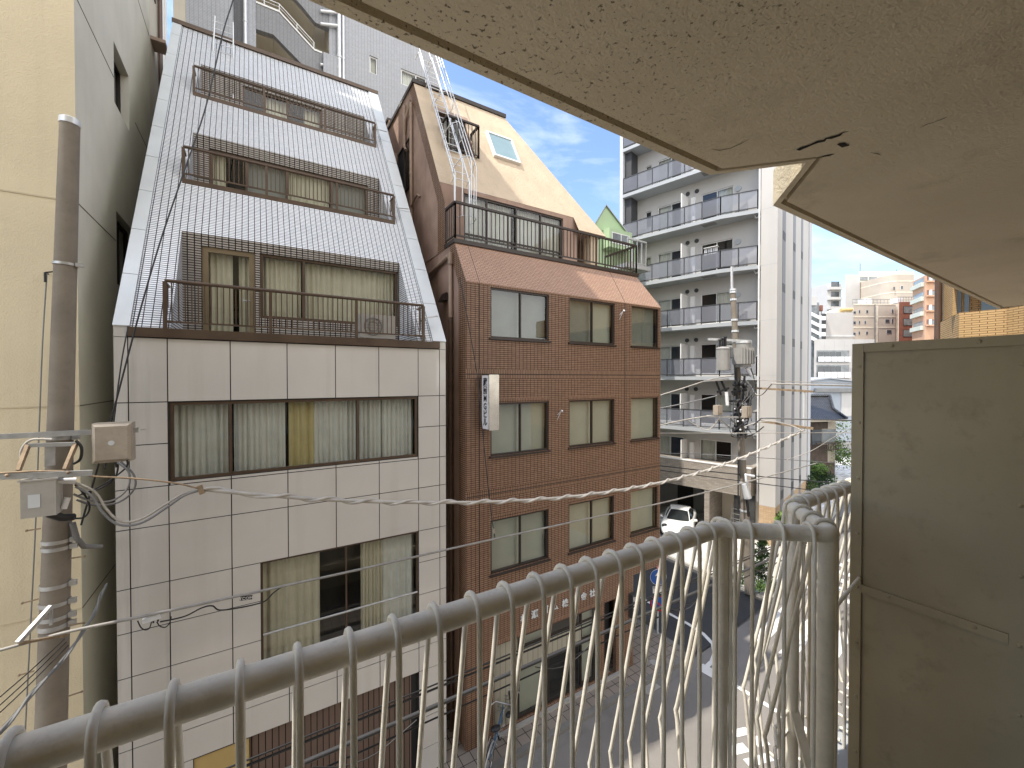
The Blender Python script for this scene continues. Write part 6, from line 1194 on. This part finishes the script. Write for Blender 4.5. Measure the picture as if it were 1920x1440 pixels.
# ------------------------------------------------------------------ the street beyond
def facade(px, d, yaw=0.0):
    """upright plane whose origin stands where pixel column px meets depth d; yaw turns it about the vertical"""
    o = at_d(px, 710, d); fwd = Vector((sT, cT, 0)); rt = Vector((cT, -sT, 0)); c_, s_ = math.cos(yaw), math.sin(yaw)
    return Fr((o.x, o.y, 0), rt * c_ + fwd * s_, fwd * c_ - rt * s_)
def far(name, px, d, yaw, label, cat='building'): f = facade(px, d, yaw); b = f.p(0, 0, ROAD); return f, thing(name, b, label, cat)
def fwin(fr, o, a0, a1, z0, z1, m='window_dark', fm='white_paint', e=.06):
    w = MB().fbox(fr, a0 - e, a1 + e, -.05, -.002, z0 - e, z1 + e).build('window', fm, o); MB().fbox(fr, a0, a1, -.07, -.0505, z0, z1).build('pane', m, w); return w
def U(fr, x, y, d=0): return fr.hit(x, y, d)
# old wooden house with a black tiled hip roof
f, o = far('old_wooden_house', 1518, 38, .25, 'old dark wooden house with a black tiled roof, between the apartment block and the partition', 'house')
eL, eR = U(f, 1490, 785), U(f, 1583, 783); zt_ = U(f, 1553, 743, 3.3)[1]; zev = U(f, 1540, 787, -.7)[1]; aR = U(f, 1586, 783, -.7)[0]; bR_ = U(f, 1572, 800)[0]
w_ = MB().fbox(f, -3, bR_, .3, 7, PAVE, zev - .1); w_.build('wall', 'old_wood', o)
MB().fbox(f, bR_ - .9, bR_ + .02, .28, .299, U(f, 1560, 868)[1], zev - .3).build('plaster_panel', 'old_plaster', o)
MB().poly([f.p(bR_ + .015, .3, PAVE), f.p(bR_ + .015, 7, PAVE), f.p(bR_ + .015, 7, zev - .1), f.p(bR_ + .015, .3, zev - .1)]).build('side_wall', 'old_plaster', o)
rr = MB(); rg_ = U(f, 1553, 743, 3.3)[0]; mz = U(f, 1562, 768, 1.2)[1]; mA_ = U(f, 1562, 768, 1.2)[0]
rr.poly([f.p(-3.5, -.7, zev), f.p(aR, -.7, zev), f.p(mA_, 1.2, mz), f.p(rg_, 3.3, zt_), f.p(-3.5, 3.3, zt_)]); rr.poly([f.p(aR, -.7, zev), f.p(aR, 7.5, zev), f.p(mA_, 5.6, mz), f.p(mA_, 1.2, mz)]); rr.poly([f.p(-3.5, 7.5, zev), f.p(aR, 7.5, zev), f.p(mA_, 5.6, mz), f.p(rg_, 3.3, zt_), f.p(-3.5, 3.3, zt_)])
rr.poly([f.p(mA_, 1.2, mz), f.p(mA_, 5.6, mz), f.p(rg_, 3.3, zt_)]); ro = rr.build('roof', 'kawara', o)
rd = MB(); rd.tube([f.p(-3.5, 3.3, zt_ + .08), f.p(rg_ + .15, 3.3, zt_ + .08)], .16, 8); rd.tube([f.p(rg_ + .1, 3.2, zt_ + .05), f.p(mA_ + .05, 1.2, mz + .1), f.p(aR + .05, -.75, zev + .08)], .12, 8); rd.build('ridge_tiles', 'kawara', ro)
MB().hexa([f.p(-3.5, -.72, zev - .18), f.p(aR, -.72, zev - .18), f.p(aR, .4, zev - .12), f.p(-3.5, .4, zev - .12)], [f.p(-3.5, -.72, zev - .02), f.p(aR, -.72, zev - .02), f.p(aR, .4, zev + .1), f.p(-3.5, .4, zev + .1)]).build('eave', 'old_plaster', o)
a0, z1 = U(f, 1521, 806, .3); a1, z0 = U(f, 1539, 833, .3); wf_ = Fr(f.p(0, .298, 0), f.U, f.N); fwin(wf_, o, a0, a1, z0, z1, 'window_dark', 'old_wood'); a2, a3 = U(f, 1541, 800, .3)[0], U(f, 1566, 800, .3)[0]; fwin(wf_, o, a2, a3, z0, z1, 'window_grey', 'old_plaster')
railing_mb([wf_.p(a0, -.5, z0 - .55), wf_.p(a3, -.5, z0 - .55)], .75, .2, .02, .05, .1).build('window_railing', 'old_wood', o); MB().hexa([f.p(bR_ + .05, .5, U(f, 1575, 850)[1]), f.p(bR_ + 1.0, .3, U(f, 1570, 868)[1]), f.p(bR_ + 1.0, 2.5, U(f, 1570, 868)[1]), f.p(bR_ + .05, 2.5, U(f, 1575, 850)[1])], [f.p(bR_ + .05, .5, U(f, 1575, 850)[1] + .1), f.p(bR_ + 1.0, .3, U(f, 1570, 868)[1] + .1), f.p(bR_ + 1.0, 2.5, U(f, 1570, 868)[1] + .1), f.p(bR_ + .05, 2.5, U(f, 1575, 850)[1] + .1)]).build('awning', 'cable_grey', o)
# grey metal roofed warehouse behind it
f, o = far('metal_roofed_warehouse', 1520, 62, .05, 'blue grey warehouse with a shallow gabled metal roof behind the old tiled house', 'warehouse')
zA, zB = U(f, 1550, 710)[1], U(f, 1600, 717)[1]; aA = U(f, 1552, 710)[0]; MB().prism([f.p(-4, 0, zB - .3), f.p(aA, 0, zA), f.p(aA * 3 + 3, 0, zB - .4), f.p(aA * 3 + 3, 0, ROAD), f.p(-4, 0, ROAD)], f.N * 14).build('wall', 'steel_roof', o)
MB().hexa([f.p(-4.2, -.4, zB - .3), f.p(aA, -.4, zA + .02), f.p(aA, 14, zA + .02), f.p(-4.2, 14, zB - .3)], [f.p(-4.2, -.4, zB - .1), f.p(aA, -.4, zA + .2), f.p(aA, 14, zA + .2), f.p(-4.2, 14, zB - .1)]).hexa([f.p(aA, -.4, zA + .02), f.p(aA * 3 + 3.2, -.4, zB - .4), f.p(aA * 3 + 3.2, 14, zB - .4), f.p(aA, 14, zA + .02)], [f.p(aA, -.4, zA + .2), f.p(aA * 3 + 3.2, -.4, zB - .2), f.p(aA * 3 + 3.2, 14, zB - .2), f.p(aA, 14, zA + .2)]).build('roof', 'slab_grey', o)
MB().fbox(f, .6, 8, -.5, -.01, U(f, 1550, 733)[1] - .15, U(f, 1550, 728)[1]).build('canopy', 'cable_grey', o); MB().fbox(f, U(f, 1577, 740)[0], 9, -.08, -.002, U(f, 1580, 780)[1], U(f, 1580, 736)[1]).build('white_annex_panel', 'white_render', o)
# white office with two glazed balconies
f, o = far('white_office', 1526, 92, .03, 'bright white office with two rows of glazed balconies above the grey warehouse roof')
rw_ = U(f, 1640, 600)[0]; zt_ = U(f, 1560, 636)[1]; MB().fblock(f, 0, rw_, 0, 14, ROAD, zt_).build('wall', 'white_render', o)
for y0, y1 in ((657, 679), (684, 709)):
    a0, a1 = U(f, 1531, 660)[0], U(f, 1592, 660)[0]; zz1, zz0 = U(f, 1560, y0)[1], U(f, 1560, y1)[1]; b_ = MB().fbox(f, a0, a1, -.06, -.004, zz0, zz1).build('balcony_recess', 'window_grey', o); hM = zz0 + (zz1 - zz0) * .46
    for k in range(4): q0 = a0 + .25 + k * (a1 - a0) * .185; fwin(Fr(f.p(0, -.06, 0), f.U, f.N), o, q0, q0 + (a1 - a0) * .15, hM, zz1 - .35, 'window_dark', 'cable_grey')
    for k in range(5): q0 = a0 + (a1 - a0) * k / 5 + .06; MB().fbox(f, q0, q0 + (a1 - a0) / 5 - .14, -.55, -.48, zz0 + .1, hM).build('balcony_panel', 'sign_white', o)
jl = MB()
for k in range(1, 6): jl.fbox(f, k * rw_ / 6 - .03, k * rw_ / 6 + .03, -.012, .0, U(f, 1560, 655)[1], zt_ - .3)
jl.build('joint_line', 'slab_grey', o)
# plain white rooftop block
f, o = far('white_rooftop_block', 1548, 104, .0, 'plain windowless white block rising over the white office'); MB().fblock(f, 0, U(f, 1600, 600)[0], 0, 10, ROAD, U(f, 1570, 586)[1]).build('wall', 'white_render', o); MB().fbox(f, -.2, U(f, 1600, 600)[0] + .2, -.2, 10, U(f, 1570, 629)[1] - .3, U(f, 1570, 629)[1]).build('cornice', 'trim_panel', o)
# building with the outside stair
f, o = far('outside_stair_building', 1519, 98, .0, 'slim dark grey building with a white zigzag fire stair, right of the apartment fins'); zt_ = U(f, 1530, 588)[1]
MB().fblock(f, 2.6, U(f, 1549, 600)[0], 0, 10, ROAD, zt_).build('wall', 'charcoal', o); MB().fbox(f, -1, 2.6, .8, 9, ROAD, U(f, 1525, 566)[1]).build('rear_wall', 'window_grey', o)
m_ = MB()
for k in range(4):
    z = U(f, 1530, 596 + k * 15)[1]; m_.hexa([f.p(-1, -.2, z + 1.1), f.p(2.2, -.2, z - .5), f.p(2.2, 0, z - .5), f.p(-1, 0, z + 1.1)], [f.p(-1, -.2, z + 1.9), f.p(2.2, -.2, z + .3), f.p(2.2, 0, z + .3), f.p(-1, 0, z + 1.9)]); m_.fbox(f, 2.2, 3.4, -.25, .02, z - .55, z + .35)
m_.build('fire_stair', 'white_paint', o); MB().fbox(f, .2, 1.6, .2, 1, U(f, 1525, 572)[1], U(f, 1525, 566)[1] + 1.3).build('stair_head', 'white_render', o)
wt = U(f, 1547, 582); tk = MB(); tk.tube([f.p(wt[0], 2, zt_ + .9), f.p(wt[0], 2, zt_ + 2.2)], .8, 14); wtn = tk.build('water_tank', 'red_brick', o); m_ = MB()
for dx in (-.6, .6): m_.bar(f.p(wt[0] + dx, 2, zt_), f.p(wt[0] + dx, 2, zt_ + .95), .12, .12)
m_.build('tank_stand', 'cable_grey', wtn)
# tall white and pale green condominium
f, o = far('pale_green_condominium', 1583, 125, .02, 'tall white and pale green condominium with a roof mast and stepped balconies on the skyline'); X_ = lambda x: U(f, x, 600)[0]; Z_ = lambda y: U(f, 1640, y)[1]
MB().fblock(f, 0, X_(1612), 0, 14, ROAD, Z_(515)).build('white_wall', 'white_render', o); MB().fblock(f, X_(1612) + .01, X_(1716), .5, 14, ROAD, Z_(508)).build('green_wall', 'pale_green', o); gf_ = Fr(f.p(0, .5, 0), f.U, f.N)
MB().fbox(f, X_(1558), -.01, 1.5, 12, ROAD, Z_(530)).build('stepped_wing', 'white_render', o); wg = Fr(f.p(0, 1.5, 0), f.U, f.N)
for y in (533, 552, 570, 588):
    MB().fbox(wg, X_(1557), X_(1583) - .3, -1.2, -.01, Z_(y + 4) - .9, Z_(y + 4) - .1).build('balcony', 'white_render', o); fwin(wg, o, X_(1565), X_(1580), Z_(y + 3) + .0, Z_(y - 3) + .6, 'window_dark', 'slab_grey')
for y in (519, 538, 556):
    for x0, x1 in ((1614, 1628), (1632, 1645), (1660, 1667)): fwin(gf_, o, X_(x0), X_(x1), Z_(y + 6), Z_(y), 'window_grey', 'cable_grey', .1)
MB().fbox(f, X_(1692), X_(1702), .6, 3, Z_(512), Z_(505)).build('lift_housing', 'white_render', o); MB().tube([f.p(X_(1633), 4, Z_(512)), f.p(X_(1633), 4, Z_(487))], .12, 6).build('mast', 'cable_grey', o); MB().tube([f.p(X_(1704), 4, Z_(512)), f.p(X_(1704), 4, Z_(498))], .12, 6).build('mast', 'cable_grey', o)
# round cornered beige block and the beige slab before it
f, o = far('round_cornered_beige_building', 1664, 116, .0, 'beige building with a rounded left corner and pale string courses, before the pale green condominium'); X_ = lambda x: U(f, x, 600)[0]; Z_ = lambda y: U(f, 1690, y)[1]; r = 3.2
out = [(X_(1713), 0), (X_(1713), 10), (0, 10), (0, r)] + [(r - r * math.cos(t), r - r * math.sin(t)) for t in [math.pi / 2 * k / 8 for k in range(1, 9)]]
MB().prism([f.p(a, d_, ROAD) for a, d_ in out], (0, 0, Z_(515) - ROAD)).build('wall', 'beige_render', o); m_ = MB()
for y in (527, 548): m_.prism([f.p(a + (.0 if a > 5 else -.03), d_ - .04, Z_(y) - .15) for a, d_ in out], (0, 0, .3))
m_.build('string_course', 'cream_line', o); fwin(f, o, X_(1688), X_(1692), Z_(542), Z_(536)); fwin(f, o, X_(1674), X_(1677), Z_(544), Z_(538), 'window_dark', 'beige_render')
f, o = far('beige_slab_building', 1599, 104, .02, 'broad beige building with small scattered windows and cream lines, right of the plain white block'); X_ = lambda x: U(f, x, 600)[0]; Z_ = lambda y: U(f, 1640, y)[1]
MB().fblock(f, 0, X_(1679), 0, 10, ROAD, Z_(571)).build('wall', 'beige_render', o); MB().fblock(f, X_(1679) + .01, X_(1684), .1, 10, ROAD, Z_(569)).build('cream_end', 'cream_line', o); m_ = MB()
for y in (571, 594, 614): m_.fbox(f, 0, X_(1679), -.06, .0, Z_(y) - .15, Z_(y) + .15)
m_.build('string_course', 'cream_line', o); MB().fbox(f, X_(1640), X_(1646), -.1, -.061, ROAD, Z_(571) - .3).build('white_stripe', 'cream_line', o); MB().fbox(f, X_(1638.5), X_(1639.7), -.25, -.11, ROAD, Z_(571)).build('downpipe', 'cable_grey', o)
for x, y, w, h in ((1600, 584, 4, 4), (1610, 582, 2, 5), (1624, 582, 3, 5), (1600, 603, 4, 5), (1610, 602, 2, 5), (1621, 602, 2, 5), (1600, 624, 4, 4), (1610, 622, 2, 5), (1624, 622, 3, 5), (1660, 599, 7, 6), (1672, 580, 2, 7), (1672, 598, 2, 7), (1663, 619, 8, 6)): fwin(f, o, X_(x), X_(x + w), Z_(y + h), Z_(y), 'window_dark', 'slab_grey', .08)
railing_mb([f.p(0, .3, Z_(571)), f.p(X_(1679), .3, Z_(571))], 1.3, .9, .03, .06, .5).build('roof_railing', 'cable_grey', o); MB().fbox(f, X_(1634), X_(1647), 2, 4, Z_(571), Z_(557)).build('roof_plant', 'sign_white', o)
f, o = far('beige_low_roof', 1563, 112, .0, 'low cream rooftop with pipes between the plain white block and the condominium'); MB().prism([f.p(0, 0, ROAD), f.p(U(f, 1605, 590)[0], 0, ROAD), f.p(U(f, 1605, 590)[0], 0, U(f, 1600, 577)[1]), f.p(U(f, 1577, 580)[0], 0, U(f, 1577, 577)[1]), f.p(0, 0, U(f, 1563, 586)[1])], f.N * 4).build('wall', 'cream_line', o); MB().tube([f.p(1.5, -.3, U(f, 1575, 582)[1]), f.p(4.5, -.3, U(f, 1575, 581)[1])], .4, 8).build('roof_pipes', 'ochre_sign', o)
# brick red and orange blocks
f, o = far('brick_red_building', 1684, 98, .0, 'narrow brick red building with wide dark windows, between the beige and the orange buildings'); X_ = lambda x: U(f, x, 600)[0]; Z_ = lambda y: U(f, 1700, y)[1]
MB().fblock(f, 0, X_(1718), 0, 10, ROAD, Z_(566)).build('wall', 'red_brick', o)
for y in (575, 598, 619): fwin(f, o, X_(1694), X_(1714), Z_(y + 12), Z_(y), 'window_grey', 'black', .1)
MB().fbox(f, X_(1690), X_(1699), 1, 3, Z_(566), Z_(557)).build('roof_plant', 'sign_white', o); railing_mb([f.p(0, .3, Z_(566)), f.p(X_(1716), .3, Z_(566))], 1.2, .7, .03, .06, .5).build('roof_railing', 'cable_grey', o)
f, o = far('orange_building', 1733, 84, .10, 'orange rendered apartment building with pale green balcony fronts, beside the ochre tiled building'); X_ = lambda x: U(f, x, 600)[0]; Z_ = lambda y: U(f, 1750, y)[1]; sf = Fr(f.p(0, 0, 0), (f.N * .845 + f.U * .535).normalized(), (f.U * .845 - f.N * .535).normalized())
MB().fblock(f, 0, X_(1800), 0, 12, ROAD, Z_(512)).build('wall', 'orange_render', o); dL = 6.2
MB().prism([f.p(0, .01, ROAD), sf.p(dL, 0, ROAD), f.p(4.4, 4.5, ROAD)], (0, 0, Z_(516) - ROAD)).build('side_wall', 'orange_render', o)
for y in (528, 555, 583, 610):
    fwin(f, o, X_(1739), X_(1757), Z_(y - 0), Z_(y - 9), 'window_grey', 'red_brick', .2); MB().fbox(f, X_(1735), X_(1760), -.5, -.08, Z_(y + 2), Z_(y) + .1).build('balcony_front', 'orange_render', o); MB().fbox(f, X_(1741), X_(1742.5), -.45, -.08, Z_(y) + .11, Z_(y - 11)).build('column', 'sign_white', o)
    MB().fbox(sf, .6, dL - .3, -.5, -.01, Z_(y + 8), Z_(y + 0)).build('balcony_front', 'pale_green', o); MB().fbox(sf, .8, dL - .6, -.05, -.004, Z_(y), Z_(y - 9)).build('balcony_recess', 'window_grey', o)
# ochre tiled neighbour on the near side of the street
oc_ = thing('ochre_tiled_building', (19, 0, ROAD), 'ochre brick tiled building with a chamfered parapet, above the partition board at the right edge', 'building')
X0 = 17.5; yA = X0 / 5.14; yB = X0 / 6.97; zP = 1.93
c1_ = Vector((X0, yA, 0)); c2_ = c1_ + Vector((.936, .352, 0)) * 2.6; c0_ = Vector((X0, yB, 0)); cm = Vector((X0 + .9, yB - .75, 0)) if False else Vector((X0 - .55, yB - .55, 0))
foot = [c2_, c1_, c0_, cm, Vector((X0 - .55, -6, 0)), Vector((X0 + 12, -6, 0)), Vector((X0 + 12, c2_.y, 0))]
MB().prism([Vector((p.x, p.y, ROAD)) for p in foot], (0, 0, zP - ROAD)).build('parapet_wall', 'ochre_tile', oc_)
hi = MB(); q1 = X0 + 1.6; hi.prism([Vector((q1, yA + .46, zP - .2)), Vector((q1, -6, zP - .2)), Vector((q1 + 9, -6, zP - .2)), Vector((q1 + 9, yA + 2.4, zP - .2)), Vector((q1 + 3.0, yA + 1.5, zP - .2))], (0, 0, 9)); hi.build('upper_wall', 'ochre_tile', oc_)
XF = Fr((q1, 0, 0), (0, 1, 0), (1, 0, 0))
for a, b in ((3.67, 3.76), (3.50, 3.60), (2.85, 3.24), (2.2, 2.6)): MB().fbox(XF, a, b, -.03, -.003, zP + .0, zP + 1.5).build('slit_window', 'window_dark', oc_)
MB().box(X0 - .1, q1 + .6, -6, yA + .44, zP + 1.05, zP + 2.2).build('overhang', 'ochre_tile', oc_)
MB().tube([(q1 + 1.5, yA + 1.12, ROAD), (q1 + 1.5, yA + 1.12, 8)], .1, 8).build('downpipe', 'pipe_brown', oc_)
MB().box(q1 + 2.6, q1 + 3.7, yA + 1.2, yA + 1.45, zP + 1.0, zP + 4).build('tiled_balcony', 'ochre_tile', oc_)
# far rows that close the street
f, o = far('far_white_building', 1500, 150, .0, 'distant pale building closing the street behind the old tiled house'); MB().fbox(f, -14, 30, 0, 10, ROAD, -1.5).build('wall', 'white_render', o)
